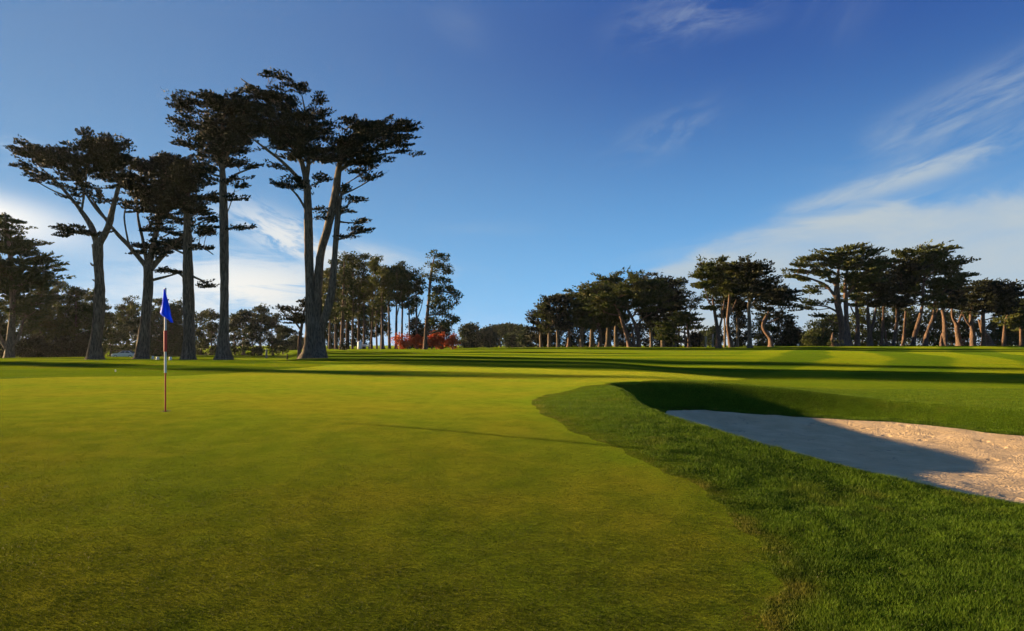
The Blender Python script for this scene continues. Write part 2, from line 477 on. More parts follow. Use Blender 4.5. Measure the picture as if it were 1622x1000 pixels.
def terrain():
    pts = []
    rr = [.6]
    while rr[-1] < 2400:
        r_ = rr[-1]
        rr.append(r_ * (1.022 if r_ < 30 else 1.03 if r_ < 180 else 1.09) + .01)
    angs = list(np.arange(-44, 44.01, .42)) + list(np.arange(48, 313, 4.0))
    rnd = np.random.RandomState(3)
    for r_ in rr:
        A = np.radians(np.array(angs) + rnd.uniform(-.1, .1))
        if r_ < 4: A = A[::3]
        pts.append(np.stack([np.sin(A) * r_, np.cos(A) * r_], 1))
    pts = np.concatenate(pts)
    gx, gy = np.meshgrid(np.arange(2.4, 15.2, .16), np.arange(4.4, 21, .16))
    ex = np.stack([gx.ravel(), gy.ravel()], 1)
    ex = ex + rnd.uniform(-.03, .03, ex.shape)
    inb = (pts[:, 0] > 2.3) & (pts[:, 0] < 15.3) & (pts[:, 1] > 4.3) & (pts[:, 1] < 21.1)
    pts = np.concatenate([pts[~inb], ex])
    # keep points away from the outlines
    for poly, tol in ((GREEN, .05), (SANDL, .05)):
        pts = pts[np.abs(sdist(poly, pts[:, 0], pts[:, 1])) > tol]
    gn = GREEN[(np.abs(GREEN[:, 0]) < 40)]
    tg = np.roll(gn, -1, 0) - np.roll(gn, 1, 0); nr = np.column_stack([tg[:, 1], -tg[:, 0]]); nr /= np.linalg.norm(nr, axis=1)[:, None] + 1e-9
    extra = np.concatenate([gn + nr * d_ for d_ in (-.4, -.2, .2, .4)])
    pts = np.concatenate([pts, extra])
    nb = len(pts)
    allp = np.concatenate([pts, GREEN, SANDL])
    g0, s0 = nb, nb + len(GREEN)
    ed = [(g0 + i, g0 + (i + 1) % len(GREEN)) for i in range(len(GREEN))]
    ed += [(s0 + i, s0 + (i + 1) % len(SANDL)) for i in range(len(SANDL))]
    vo, eo, fo, _, _, _ = delaunay_2d_cdt([Vector(p) for p in allp.tolist()], ed, [], 0, 1e-6, False)
    V = np.array([(v[0], v[1]) for v in vo])
    Fc = np.array(fo, int)
    cen = V[Fc].mean(1)
    cls = np.zeros(len(Fc), int)
    cls[sdist(GREEN, cen[:, 0], cen[:, 1]) < 0] = 1
    cls[sdist(SANDL, cen[:, 0], cen[:, 1]) < 0] = 2
    Z = H(V[:, 0], V[:, 1])
    V3 = np.column_stack([V, Z])
    EDG = sdist(GREEN, V[:, 0], V[:, 1])
    for k, (nm, mt) in enumerate((('ground', M_ROUGH), ('putting_green', M_GREEN), ('bunker_sand', M_SAND))):
        f = Fc[cls == k]
        u, inv = np.unique(f, return_inverse=True)
        o = mesh_obj(nm, V3[u], inv.reshape(-1, 3), mt, smooth=True)
        ed_ = EDG[u]
        set_attr(o, 'edge', ed_ if nm != 'putting_green' else -ed_)
        o['kind'] = 'structure'

def mesh_obj(name, V, Fa, mat, parent=None, smooth=False, loc=None):
    me = bpy.data.meshes.new(name)
    V = np.asarray(V, np.float32); Fa = np.asarray(Fa, np.int32)
    k = Fa.shape[1]
    me.vertices.add(len(V)); me.vertices.foreach_set('co', V.ravel())
    me.loops.add(Fa.size); me.loops.foreach_set('vertex_index', Fa.ravel())
    me.polygons.add(len(Fa)); me.polygons.foreach_set('loop_start', np.arange(0, Fa.size, k, dtype=np.int32))
    if smooth: me.polygons.foreach_set('use_smooth', np.ones(len(Fa), bool))
    me.update(calc_edges=True)
    me.materials.append(mat)
    o = bpy.data.objects.new(name, me)
    COL.objects.link(o)
    if parent: o.parent = parent
    if loc is not None: o.location = loc
    return o

def set_attr(o, name, vals):
    a = o.data.attributes.new(name, 'FLOAT', 'POINT')
    a.data.foreach_set('value', np.asarray(vals, np.float32))

def tag(o, label, cat, group=None):
    o['label'] = label; o['category'] = cat
    if group: o['group'] = group
    return o

def empty(name, loc, label, cat, group=None):
    o = bpy.data.objects.new(name, None); COL.objects.link(o)
    o.location = loc; o.empty_display_size = .3
    return tag(o, label, cat, group)

terrain()

# ------------------------------------------------------------------ near grass blades
def vnoise(x, y, cell, seed):
    r_ = np.random.RandomState(seed).uniform(0, 1, (257, 257))
    u, v = x / cell, y / cell
    iu, iv = np.floor(u).astype(int), np.floor(v).astype(int)
    fu, fv = u - iu, v - iv
    fu = fu * fu * (3 - 2 * fu); fv = fv * fv * (3 - 2 * fv)
    g = lambda a, b: r_[a % 257, b % 257]
    return (g(iu, iv) * (1 - fu) + g(iu + 1, iv) * fu) * (1 - fv) + (g(iu, iv + 1) * (1 - fu) + g(iu + 1, iv + 1) * fu) * fv
# distance to the green's outline on a fine lattice, for quick lookups
_gx = np.arange(-26, 26.01, .1); _gy = np.arange(2, 27.01, .1)
_X, _Y = np.meshgrid(_gx, _gy, indexing='ij')
_SD = sdist(GREEN, _X.ravel(), _Y.ravel()).reshape(_X.shape)
def sd_green(x, y):
    u = np.clip((x + 26) / .1, 0, len(_gx) - 1.001); v = np.clip((y - 2) / .1, 0, len(_gy) - 1.001)
    iu, iv = u.astype(int), v.astype(int); fu, fv = u - iu, v - iv
    return (_SD[iu, iv] * (1 - fu) + _SD[iu + 1, iv] * fu) * (1 - fv) + (_SD[iu, iv + 1] * (1 - fu) + _SD[iu + 1, iv + 1] * fu) * fv
def sd_of(x, y): return np.abs(sd_green(x, y))

def blades(name, n, sampler, hgt, wid, mat, seed):
    rnd = np.random.RandomState(seed)
    x, y = sampler(rnd, n)
    n = len(x)
    z = H(x, y)
    th = rnd.uniform(0, 2 * np.pi, n)
    cl_ = vnoise(x, y, .16, 1) * .6 + vnoise(x, y, .5, 2) * .4
    h = hgt * rnd.uniform(.55, 1.25, n) * (.55 + .95 * cl_)
    h = h * (.35 + .65 * sst(-.1, .8, sd_of(x, y) + (vnoise(x, y, .25, 4) - .5) * .8)) if hgt > .02 else h
    lean = h * rnd.uniform(.15, 1.0, n)
    wv = wid * rnd.uniform(.7, 1.3, n)
    la = rnd.uniform(0, 2 * np.pi, n)
    bx, by = np.cos(th) * wv, np.sin(th) * wv
    V = np.empty((n, 3, 3))
    V[:, 0] = np.column_stack([x - bx, y - by, z - .004]); V[:, 1] = np.column_stack([x + bx, y + by, z - .004])
    V[:, 2] = np.column_stack([x + np.cos(la) * lean, y + np.sin(la) * lean, z + h])
    o = mesh_obj(name, V.reshape(-1, 3), np.arange(n * 3).reshape(-1, 3), mat)
    e_ = sd_of(x, y)
    set_attr(o, 'edge', np.repeat(e_, 3))
    set_attr(o, 'tone', np.repeat(np.clip(cl_ * .7 + rnd.uniform(-.15, .35, n), 0, 1), 3))
    o['kind'] = 'stuff'
    o['label'] = 'short green grass blades covering the turf'
    return o

def samp_rough(rnd, n):
    # uniform over the picture: density falls with distance
    u = rnd.uniform(0, 1, n * 3); y = 2.6 * (24 / 2.6) ** u
    a = rnd.uniform(-.80, .82, n * 3) ; x = a * y
    m = sd_green(x, y) > 0
    x, y = x[m], y[m]
    b = (x > 2.5) & (x < 15.5) & (y > 4.5) & (y < 19)
    ok = np.ones(len(x), bool); ok[b] = sdist(SAND[::2], x[b], y[b]) > -.03
    return x[ok][:n], y[ok][:n]
def samp_green(rnd, n):
    u = rnd.uniform(0, 1, n * 2); y = 2.6 * (15 / 2.6) ** u
    a = rnd.uniform(-.82, .55, n * 2); x = a * y
    k = rnd.uniform(0, 1, n * 2) < sst(15, 4, y); x, y = x[k], y[k]
    m = sd_green(x, y) < 0
    return x[m][:n], y[m][:n]
blades('grass', 420000, samp_rough, .034, .0030, M_BLADE, 5)
blades('grass', 420000, samp_green, .0075, .0022, M_BLADE_G, 6)

def samp_lip(rnd, n):
    i = rnd.randint(0, len(SAND), n); f = rnd.uniform(0, 1, n)[:, None]
    p = SAND[i] * (1 - f) + np.roll(SAND, -1, 0)[i] * f
    nn = _n[i] * (rnd.uniform(-.04, .30, n))[:, None]
    x, y = (p + nn).T
    sd = sdist(SAND[::1], x, y)
    return x[sd > -.06], y[sd > -.06]
blades('grass', 70000, samp_lip, .055, .0035, M_BLADE, 8)

# ------------------------------------------------------------------ trees
class TreeBuf:
    def __init__(s): s.V = []; s.F = []; s.n = 0; s.L = []
    def tube(s, pts, rad, sides=7, res=4, seed=0, rough=.0, flare=False):
        pts = np.array(pts, float); rad = np.array(rad, float)
        if len(pts) > 2 or res > 1:
            q = catmull(np.column_stack([pts, rad]), res, False); pts, rad = q[:, :3], np.maximum(q[:, 3], .006)
        N = len(pts)
        tn = np.gradient(pts, axis=0); tn /= np.linalg.norm(tn, axis=1)[:, None] + 1e-9
        ref = np.array([0, 1., 0]) if abs(tn[0][1]) < .9 else np.array([1., 0, 0])
        u = np.cross(ref[None], tn); u /= np.linalg.norm(u, axis=1)[:, None] + 1e-9
        v = np.cross(tn, u)
        A = np.linspace(0, 2 * np.pi, sides, endpoint=False)
        rr = rad[:, None] * np.ones((1, sides))
        if rough:
            rnd = np.random.RandomState(seed)
            ph = rnd.uniform(0, 6.28, 4)
            flu = np.sin(A * 3 + ph[0]) * .5 + np.sin(A * 5 + ph[1]) * .35
            h = np.linspace(0, 1, N)[:, None]
            rr = rr * (1 + rough * flu[None] * (1.3 - h * .8) + rough * .7 * np.sin(A[None] * 2 + h * 14 + ph[2]) + rough * .5 * rnd.uniform(-1, 1, (N, sides)))
            if flare:
                fl = np.exp(-np.linspace(0, 1, N)[:, None] * 16)
                rr = rr * (1 + fl * (.40 + .75 * np.maximum(0, np.sin(A * 4 + ph[3]))[None]))
        P = pts[:, None] + u[:, None] * (np.cos(A)[None, :, None] * rr[..., None]) + v[:, None] * (np.sin(A)[None, :, None] * rr[..., None])
        b = s.n
        s.V.append(P.reshape(-1, 3))
        i = np.arange(N - 1)[:, None] * sides; j = np.arange(sides)[None]; k = (j + 1) % sides
        s.F.append((b + np.stack([i + j, i + k, i + sides + k, i + sides + j], -1)).reshape(-1, 4))
        s.n += N * sides
        # end cap
        c = b + (N - 1) * sides
        if sides >= 4:
            for q_ in range(1, sides - 2, 2):
                s.F.append(np.array([[c, c + q_, c + q_ + 1, c + q_ + 2]]))
    def leaves(s, C, D, L, Wd, rnd):
        """rhombic sprays at C pointing along D"""
        n = len(C)
        r_ = rnd.normal(size=(n, 3)); side = np.cross(D, r_); side /= np.linalg.norm(side, axis=1)[:, None] + 1e-9
        L = L[:, None]; Wd = Wd[:, None]
        nor = np.cross(D, side)
        q = np.stack([C, C + D * L * .45 + side * Wd, C + D * L + nor * L * .12, C + D * L * .5 - side * Wd], 1)
        s.L.append(q.reshape(-1, 3))

def unit(v): return v / (np.linalg.norm(v, axis=-1, keepdims=True) + 1e-9)

def fill_mass(tb, rnd, c, r, kind, leaf, dens, skel):
    """fill an ellipsoid with small ragged pads of foliage, each joined to the limbs"""
    vol = 4.19 * r[0] * r[1] * r[2]
    flat = {'cyp': .42, 'pine': .62, 'bush': .8}[kind]
    pr = leaf * {'cyp': 3.0, 'pine': 2.6, 'bush': 2.6}[kind]
    n = max(3, int(dens * vol / (4.19 * pr ** 3 * flat) * 1.15))
    p = unit(rnd.normal(size=(n, 3))) * (rnd.uniform(0, 1, (n, 1)) ** .42)
    C = c + p * r
    for i in range(n):
        ci = C[i]
        rp = pr * rnd.uniform(.65, 1.35)
        m = int({'cyp': 80, 'pine': 85, 'bush': 80}[kind] * rnd.uniform(.7, 1.2))
        q = unit(rnd.normal(size=(m, 3))) * (rnd.uniform(0, 1, (m, 1)) ** .45)
        if kind == 'cyp':
            q[:, 2] = np.where(q[:, 2] < -.3, q[:, 2] * .35, q[:, 2])
        out = unit(np.array([ci[0] - skel['ax'], (ci[1] - skel['ay']) * 1.0, 0.0]) + 1e-6)
        stretch = np.ones(3) * rp; stretch[2] *= flat
        pos = ci + q * stretch
        if kind == 'cyp' and rnd.uniform() < .35:
            # a longer finger of foliage reaching out and slightly up
            od = unit(out * rnd.uniform(.4, 1) + unit(ci - c) * .8 + np.array([0, 0, rnd.uniform(-.1, .35)]))
            pos = ci + (pos - ci) * .62 + od * (rp * 1.1 * (q @ od))[:, None]
        # pads droop or sweep slightly outwards
        if kind == 'cyp':
            pos += out * rp * .35 * (q @ out)[:, None]
            pos[:, 2] += .18 * rp * (q @ out)
            D = unit(q * np.array([.8, .8, .45]) + out * .55 + np.array([0, 0, .5]) + rnd.normal(size=(m, 3)) * .42)
        elif kind == 'pine':
            D = unit(q * .8 + np.array([0, 0, .25]) + rnd.normal(size=(m, 3)) * .6)
        else:
            D = unit(q * .9 + np.array([0, 0, .3]) + rnd.normal(size=(m, 3)) * .6)
        L = leaf * rnd.uniform(.6, 1.35, m) * (1.25 if kind == 'cyp' else 1.0)
        tb.leaves(pos - D * L[:, None] * .4, D, L, L * rnd.uniform(.20, .34, m), rnd)
    return C

def build_tree(name, Y, base, trunks, masses, label, cat='tree', group=None, kind='cyp', leaf=None, bark=None, fol=None,
               seed=0, depth=.8, limbs=True, sides=9, sink=.15, rough=.12, grow=(1.06, 1.5)):
    rnd = np.random.RandomState(seed + 11)
    bx = (base[0] - CX) / F * Y
    bz = Hs(bx, Y)
    k = Y / F
    zpix = HY + (CAMZ - bz) / k          # pixel row of the ground here
    org = np.array([bx, Y, bz])
    leaf = leaf or max(.19, .0031 * Y)
    if kind == 'pine' and grow[1] == 1.5: grow = (1.04, 1.22)
    def loc(px, py, dy=0.0):
        return np.array([(px - base[0]) * k, dy, (zpix - py) * k])
    tb = TreeBuf()
    nodes = []
    for ti, tr in enumerate(trunks):
        dy0 = 0.0
        pts = []; rad = []
        drift = rnd.uniform(-1, 1) * (1.0 if ti else .15)
        for i, (px, py, r_) in enumerate(tr):
            frac = i / max(1, len(tr) - 1)
            dy = drift * frac * abs(tr[0][1] - tr[-1][1]) * k * .28
            pts.append(loc(px, py, dy)); rad.append(r_ * k * (.88 if Y < 60 else .95))
        pts = np.array(pts)
        if tr[0][1] >= base[1] - 12:
            pts[0][2] = -sink
        if ti and tr[0][1] < base[1] - 12 and nodes:
            nn = np.array([n_[:3] for n_ in nodes])
            j = np.argmin(np.linalg.norm((nn - pts[0])[:, [0, 2]], axis=1))
            off = nn[j][1] - pts[0][1]
            pts[:, 1] += off
            pts[0] = nn[j]
        tb.tube(pts, rad, sides if rad[0] > .12 else 6, 5, seed + ti, rough, flare=(ti == 0 or tr[0][1] >= base[1] - 12))
        q = catmull(np.column_stack([pts, rad]), 4, False)
        nodes += [tuple(v) for v in q]
    nod = np.array(nodes)
    hgt = nod[:, 2].max()
    for (px, py, rx, ry, *rest) in masses:
        dens = rest[0] if rest else 1.0
        rx, ry = rx * grow[0], ry * grow[1]
        r = np.array([rx * k, max(rx * k * depth, ry * k * .9), ry * k])
        c0 = loc(px, py)
        # the mass sits in depth around the limb that carries it
        j = np.argmin(np.linalg.norm((nod[:, :3] - c0)[:, [0, 2]], axis=1))
        dyc = nod[j, 1] + rnd.uniform(-1, 1) * rx * k * .5
        c0[1] = dyc
        skel = {'ax': 0.0, 'ay': 0.0}
        C = fill_mass(tb, rnd, c0, r, kind, leaf, dens, skel)
        if limbs:
            # main limb to the mass, twigs to its pads
            low = nod[(nod[:, 2] < c0[2] + .3 * r[2]) & (nod[:, 2] > hgt * .12)]
            if len(low) == 0: low = nod
            dd = np.linalg.norm(low[:, :3] - c0, axis=1) + 1.1 * np.maximum(0, low[:, 2] - c0[2] + .4 * np.linalg.norm((low[:, :3] - c0)[:, :2], axis=1))
            s0 = low[np.argmin(dd)]
            st = s0[:3]; r0 = min(s0[3] * .55, .02 + .028 * np.linalg.norm(c0 - st) + .02 * r[0])
            L_ = np.linalg.norm(c0 - st)
            mid = (st + c0) / 2 + np.array([rnd.uniform(-.08, .08), rnd.uniform(-.08, .08), -.06]) * L_
            if L_ > .5:
                tb.tube([st, mid, c0], [r0, r0 * .75, r0 * .45], 6, 4)
            nt = min(len(C), 15 if leaf < .3 else 5)
            for i in rnd.choice(len(C), nt, replace=False):
                a = c0 + (st - c0) * rnd.uniform(0, .5)
                m2 = (a + C[i]) / 2 + np.array([0, 0, -.05 * np.linalg.norm(C[i] - a)])
                tb.tube([a, m2, C[i]], [r0 * .42 + .006, r0 * .3 + .005, .008], 4, 3)
    root = empty(name, org, label, cat, group)
    V = np.concatenate(tb.V); Fq = np.concatenate(tb.F)
    mesh_obj('trunk', V, Fq, bark or M_BARK, root, smooth=True)
    LV = np.concatenate(tb.L)
    mesh_obj('crown', LV, np.arange(len(LV)).reshape(-1, 4), fol or M_CYP, root)
    return root

# ---- the five tall cypresses behind the green
GH = 'tall cypresses behind the green'
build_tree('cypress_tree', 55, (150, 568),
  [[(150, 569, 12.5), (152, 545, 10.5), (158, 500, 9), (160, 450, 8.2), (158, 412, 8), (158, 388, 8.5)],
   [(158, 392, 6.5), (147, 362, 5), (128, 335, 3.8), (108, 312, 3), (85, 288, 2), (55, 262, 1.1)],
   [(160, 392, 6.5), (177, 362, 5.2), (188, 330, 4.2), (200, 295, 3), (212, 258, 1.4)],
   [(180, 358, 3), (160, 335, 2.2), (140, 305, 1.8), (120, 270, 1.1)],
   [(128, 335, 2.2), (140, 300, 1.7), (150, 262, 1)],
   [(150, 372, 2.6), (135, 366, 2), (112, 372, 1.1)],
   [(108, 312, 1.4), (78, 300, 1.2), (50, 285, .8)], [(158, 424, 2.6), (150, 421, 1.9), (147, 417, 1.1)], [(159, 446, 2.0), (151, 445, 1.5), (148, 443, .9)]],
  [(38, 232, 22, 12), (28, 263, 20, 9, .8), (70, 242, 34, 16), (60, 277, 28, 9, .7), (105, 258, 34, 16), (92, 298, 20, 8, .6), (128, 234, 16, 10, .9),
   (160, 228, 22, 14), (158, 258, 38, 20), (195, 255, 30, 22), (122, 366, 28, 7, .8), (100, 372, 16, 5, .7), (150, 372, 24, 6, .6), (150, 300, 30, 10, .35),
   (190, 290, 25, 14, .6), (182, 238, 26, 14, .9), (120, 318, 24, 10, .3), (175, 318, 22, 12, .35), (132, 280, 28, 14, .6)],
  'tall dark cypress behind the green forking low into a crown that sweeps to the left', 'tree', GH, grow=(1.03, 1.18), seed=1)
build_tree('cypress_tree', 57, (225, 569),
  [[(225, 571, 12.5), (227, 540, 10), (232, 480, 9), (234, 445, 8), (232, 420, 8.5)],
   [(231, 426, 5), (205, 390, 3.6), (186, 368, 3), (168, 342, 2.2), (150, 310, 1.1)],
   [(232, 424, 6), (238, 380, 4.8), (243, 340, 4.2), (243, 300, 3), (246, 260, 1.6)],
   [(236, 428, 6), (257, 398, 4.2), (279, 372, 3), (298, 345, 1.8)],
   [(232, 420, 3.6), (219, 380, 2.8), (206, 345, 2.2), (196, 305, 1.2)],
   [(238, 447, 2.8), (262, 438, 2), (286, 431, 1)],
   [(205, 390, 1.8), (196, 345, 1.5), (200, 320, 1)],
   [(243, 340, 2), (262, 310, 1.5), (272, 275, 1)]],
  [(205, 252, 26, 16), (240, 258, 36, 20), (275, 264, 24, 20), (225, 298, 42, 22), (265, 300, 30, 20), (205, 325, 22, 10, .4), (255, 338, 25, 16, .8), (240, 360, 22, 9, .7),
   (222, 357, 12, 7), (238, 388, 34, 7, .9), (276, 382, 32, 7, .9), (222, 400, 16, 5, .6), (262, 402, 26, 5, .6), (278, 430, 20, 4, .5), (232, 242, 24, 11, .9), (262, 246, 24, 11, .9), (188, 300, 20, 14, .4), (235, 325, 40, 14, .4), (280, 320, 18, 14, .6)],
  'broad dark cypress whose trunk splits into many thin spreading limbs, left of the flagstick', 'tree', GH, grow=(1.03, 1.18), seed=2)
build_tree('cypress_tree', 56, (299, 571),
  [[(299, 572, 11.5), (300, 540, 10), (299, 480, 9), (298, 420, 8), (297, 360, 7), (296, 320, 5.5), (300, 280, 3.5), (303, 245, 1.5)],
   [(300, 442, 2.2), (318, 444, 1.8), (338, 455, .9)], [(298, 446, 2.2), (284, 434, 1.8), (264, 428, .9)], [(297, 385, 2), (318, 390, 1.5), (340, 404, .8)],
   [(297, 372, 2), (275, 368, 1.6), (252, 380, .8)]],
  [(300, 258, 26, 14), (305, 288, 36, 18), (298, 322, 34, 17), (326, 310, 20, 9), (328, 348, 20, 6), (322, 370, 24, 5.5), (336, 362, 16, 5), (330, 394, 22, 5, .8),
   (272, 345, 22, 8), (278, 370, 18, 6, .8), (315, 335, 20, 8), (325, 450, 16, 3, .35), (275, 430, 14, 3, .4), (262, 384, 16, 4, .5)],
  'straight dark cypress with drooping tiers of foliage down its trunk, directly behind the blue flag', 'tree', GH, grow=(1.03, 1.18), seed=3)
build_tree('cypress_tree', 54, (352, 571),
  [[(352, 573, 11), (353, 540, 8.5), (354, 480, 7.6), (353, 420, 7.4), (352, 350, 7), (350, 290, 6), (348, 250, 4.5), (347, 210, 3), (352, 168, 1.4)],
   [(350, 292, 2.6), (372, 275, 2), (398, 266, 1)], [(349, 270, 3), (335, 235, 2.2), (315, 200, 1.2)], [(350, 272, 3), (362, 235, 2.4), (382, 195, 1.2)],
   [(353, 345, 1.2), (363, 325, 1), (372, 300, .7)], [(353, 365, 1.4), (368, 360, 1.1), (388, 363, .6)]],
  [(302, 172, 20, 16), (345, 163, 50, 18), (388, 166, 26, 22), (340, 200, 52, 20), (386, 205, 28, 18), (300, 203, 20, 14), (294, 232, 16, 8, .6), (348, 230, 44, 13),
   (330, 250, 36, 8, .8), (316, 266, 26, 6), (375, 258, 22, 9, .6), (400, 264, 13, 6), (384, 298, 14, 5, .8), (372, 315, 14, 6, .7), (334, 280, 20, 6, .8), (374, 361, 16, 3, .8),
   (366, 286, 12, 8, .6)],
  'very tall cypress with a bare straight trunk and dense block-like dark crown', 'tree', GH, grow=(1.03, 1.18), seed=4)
build_tree('cypress_tree', 55, (497, 571),
  [[(491, 573, 13), (492, 545, 11), (492, 500, 9.5), (491, 440, 8.2), (490, 380, 7.6), (489, 330, 7), (487, 290, 6), (478, 255, 4.5), (462, 225, 3), (447, 190, 2), (436, 160, 1)],
   [(503, 574, 14), (502, 540, 12), (500, 500, 10), (503, 450, 8.4), (508, 400, 7.6), (520, 355, 7), (531, 305, 6.5), (537, 260, 5), (548, 225, 3.5), (572, 206, 2), (612, 200, 1)],
   [(506, 540, 9), (512, 508, 8), (523, 470, 6.8), (527, 430, 6), (530, 390, 5.5), (533, 350, 5), (537, 315, 3.5), (545, 290, 1.6)],
   [(486, 298, 4), (456, 264, 3), (426, 240, 2), (402, 222, 1)], [(487, 290, 4), (492, 250, 3), (490, 200, 2), (484, 160, 1)],
   [(536, 272, 4), (560, 256, 2.8), (600, 246, 1.9), (640, 240, .9)], [(436, 165, 1.8), (412, 148, 1.6), (384, 127, .9)],
   [(489, 340, 2.6), (474, 312, 1.8), (450, 290, 1)], [(533, 352, 2), (552, 352, 1.4), (582, 352, .7)]],
  [(397, 138, 15, 4.5), (436, 128, 18, 12, .6), (466, 136, 18, 12, .55), (487, 150, 12, 6, .8), (440, 160, 34, 15, .9), (424, 192, 28, 18), (472, 182, 34, 15, .75), (506, 163, 18, 4.5),
   (515, 180, 14, 9, .8), (452, 212, 42, 16), (498, 212, 34, 18), (480, 243, 38, 14), (448, 236, 22, 8, .7), (512, 255, 24, 12, .8), (438, 264, 24, 5, .6), (462, 290, 26, 7, .8),
   (482, 303, 18, 6, .7), (508, 288, 18, 7, .6),
   (562, 190, 20, 7), (576, 203, 38, 13), (618, 203, 34, 12), (650, 199, 17, 5), (560, 230, 42, 12), (610, 226, 38, 7), (640, 242, 20, 4), (560, 254, 42, 10, .8), (600, 261, 22, 5),
   (580, 273, 26, 5, .8), (592, 284, 14, 3.5, .8), (526, 235, 24, 16),
   (547, 300, 14, 6, .8), (560, 317, 18, 5), (545, 332, 20, 5, .8), (514, 330, 18, 6, .7), (520, 346, 14, 4, .6), (568, 352, 22, 2.6, .9), (562, 366, 22, 4.5), (548, 374, 12, 4, .8)],
  'tallest cypress, three trunks joined at the base under a wide ragged black-green crown', 'tree', GH, grow=(1.03, 1.18), seed=5)
OFF = []
# ---- trees just outside the left edge, whose crowns throw the long shadow bands across the fairway and the green
for i, (x_, y_, h_, hw_, lab) in enumerate([
    (-80, 79, 21, 5, 'tallest cypress outside the left edge of the photo'),
    (-73, 71, 21, 5, 'broad cypress outside the left edge, nearest of the far row'),
    (-63, 52, 11.5, 2.6, 'short cypress outside the left edge, level with the back of the green'),
    (-78, 61, 10.5, 2.6, 'short cypress outside the left edge, behind the other short one')]):
    k_ = F / y_
    zp = HY + (CAMZ - Hs(x_, y_)) * k_
    px_ = CX + x_ * k_
    OFF.append((px_, zp, zp - h_ * k_, hw_ * k_, y_, lab, i))
GL = 'trees of the left-hand grove'
build_tree('cypress_tree', 82, (12, 574),
  [[(14, 575, 7), (15, 540, 5.5), (18, 480, 4.5), (14, 420, 3.5), (8, 370, 2.4), (2, 335, 1)], [(14, 558, 4), (4, 540, 3), (-8, 515, 2)], [(14, 556, 3.5), (28, 535, 2.4), (36, 505, 1.4)],
   [(17, 470, 2), (40, 440, 1.4), (75, 420, .8)], [(12, 410, 2), (30, 395, 1.2), (52, 388, .7)]],
  [(-2, 347, 24, 8), (8, 362, 24, 7), (12, 384, 34, 8), (30, 398, 28, 7), (48, 412, 28, 7), (70, 420, 16, 5), (20, 425, 46, 9), (60, 434, 24, 6), (10, 450, 46, 12), (50, 448, 20, 7),
   (15, 478, 40, 14, .6), (-20, 380, 25, 14), (-25, 430, 30, 25), (30, 500, 30, 16, .4)],
  'tall layered cypress cut off by the left edge of the photo', 'tree', GL, seed=21, fol=M_CYPR)

def bushy(px, by, top, hw, Y, label, group, seed, kind='pine', fol=None, low=.15, name='pine_tree', bark=None, lean=0, dens=1.0, leaf=None, tw=None):
    """a full-crowned tree: crown starts low, uneven domed top"""
    rnd = random.Random(seed)
    h = by - top
    tw = tw or max(1.3, h * .028)
    tr = [[(px, by, tw), (px + rnd.uniform(-2, 2), by - h * .35, tw * .7), (px + lean * .6 + rnd.uniform(-2, 2), by - h * .65, tw * .5), (px + lean, top + h * .08, tw * .2)]]
    ms = []
    z0 = by - h * low
    rows = 6
    for i in range(rows):
        f = i / (rows - 1)
        y = z0 + (top + h * .09 - z0) * f
        wv = hw * math.sin(math.pi * (.22 + .64 * f)) ** .7
        nn = 3 if wv > 17 else 2 if wv > 8 else 1
        for j in range(nn):
            ox = (j - (nn - 1) / 2) * wv * .95 + rnd.uniform(-.15, .15) * wv
            ms.append((px + lean * f + ox * (.8 if nn == 3 else 1), y + rnd.uniform(-.05, .05) * h, wv * {1: .95, 2: .62, 3: .5}[nn], h * .115 * rnd.uniform(.8, 1.2), dens))
    ms.append((px + lean + rnd.uniform(-.3, .3) * hw, top + h * .06, hw * .42, h * .06, dens))
    return build_tree(name, Y, (px, by), tr, ms, label, 'tree', group, kind=kind, fol=fol or M_PINE, bark=bark or M_BARKP, seed=seed, sides=6, leaf=leaf)

def umbrella(px, by, top, hw, Y, label, group, seed, crown=.34, lean=0, fork=True, fol=None, bark=None, name='cypress_tree', kind='cyp', tw=None, dens=1.0, leaf=None):
    """bare leaning trunk, forked limbs and a flat-topped crown"""
    rnd = random.Random(seed)
    h = by - top
    tw = tw or max(1.6, h * .035)
    fy = by - h * (1 - crown) * .8
    tr = [[(px, by, tw), (px + lean * .3 + rnd.uniform(-1.5, 1.5), by - h * .3, tw * .8), (px + lean * .7, fy, tw * .65), (px + lean, top + h * .12, tw * .25)]]
    if fork:
        for s_ in (-1, 1):
            tr.append([(px + lean * .7, fy, tw * .5), (px + lean * .8 + s_ * hw * .3, fy - h * .12, tw * .35), (px + lean + s_ * hw * .62, top + h * crown * .5, tw * .15)])
    ms = []
    for i in range(5):
        f = i / 4
        y = top + h * (crown * (1 - f) * .9 + .05)
        wv = hw * (.62 + .38 * math.sin(math.pi * (.25 + .5 * f)))
        if i == 4: wv *= .7
        for s_ in (-.5, .5):
            ms.append((px + lean + s_ * wv * rnd.uniform(.8, 1.15), y + rnd.uniform(-.03, .03) * h, wv * .62, h * crown * .17 * rnd.uniform(.8, 1.2), dens))
    return build_tree(name, Y, (px, by), tr, ms, label, 'tree', group, kind=kind, fol=fol or M_CYPR, bark=bark or M_BARKR, seed=seed, sides=7, leaf=leaf)

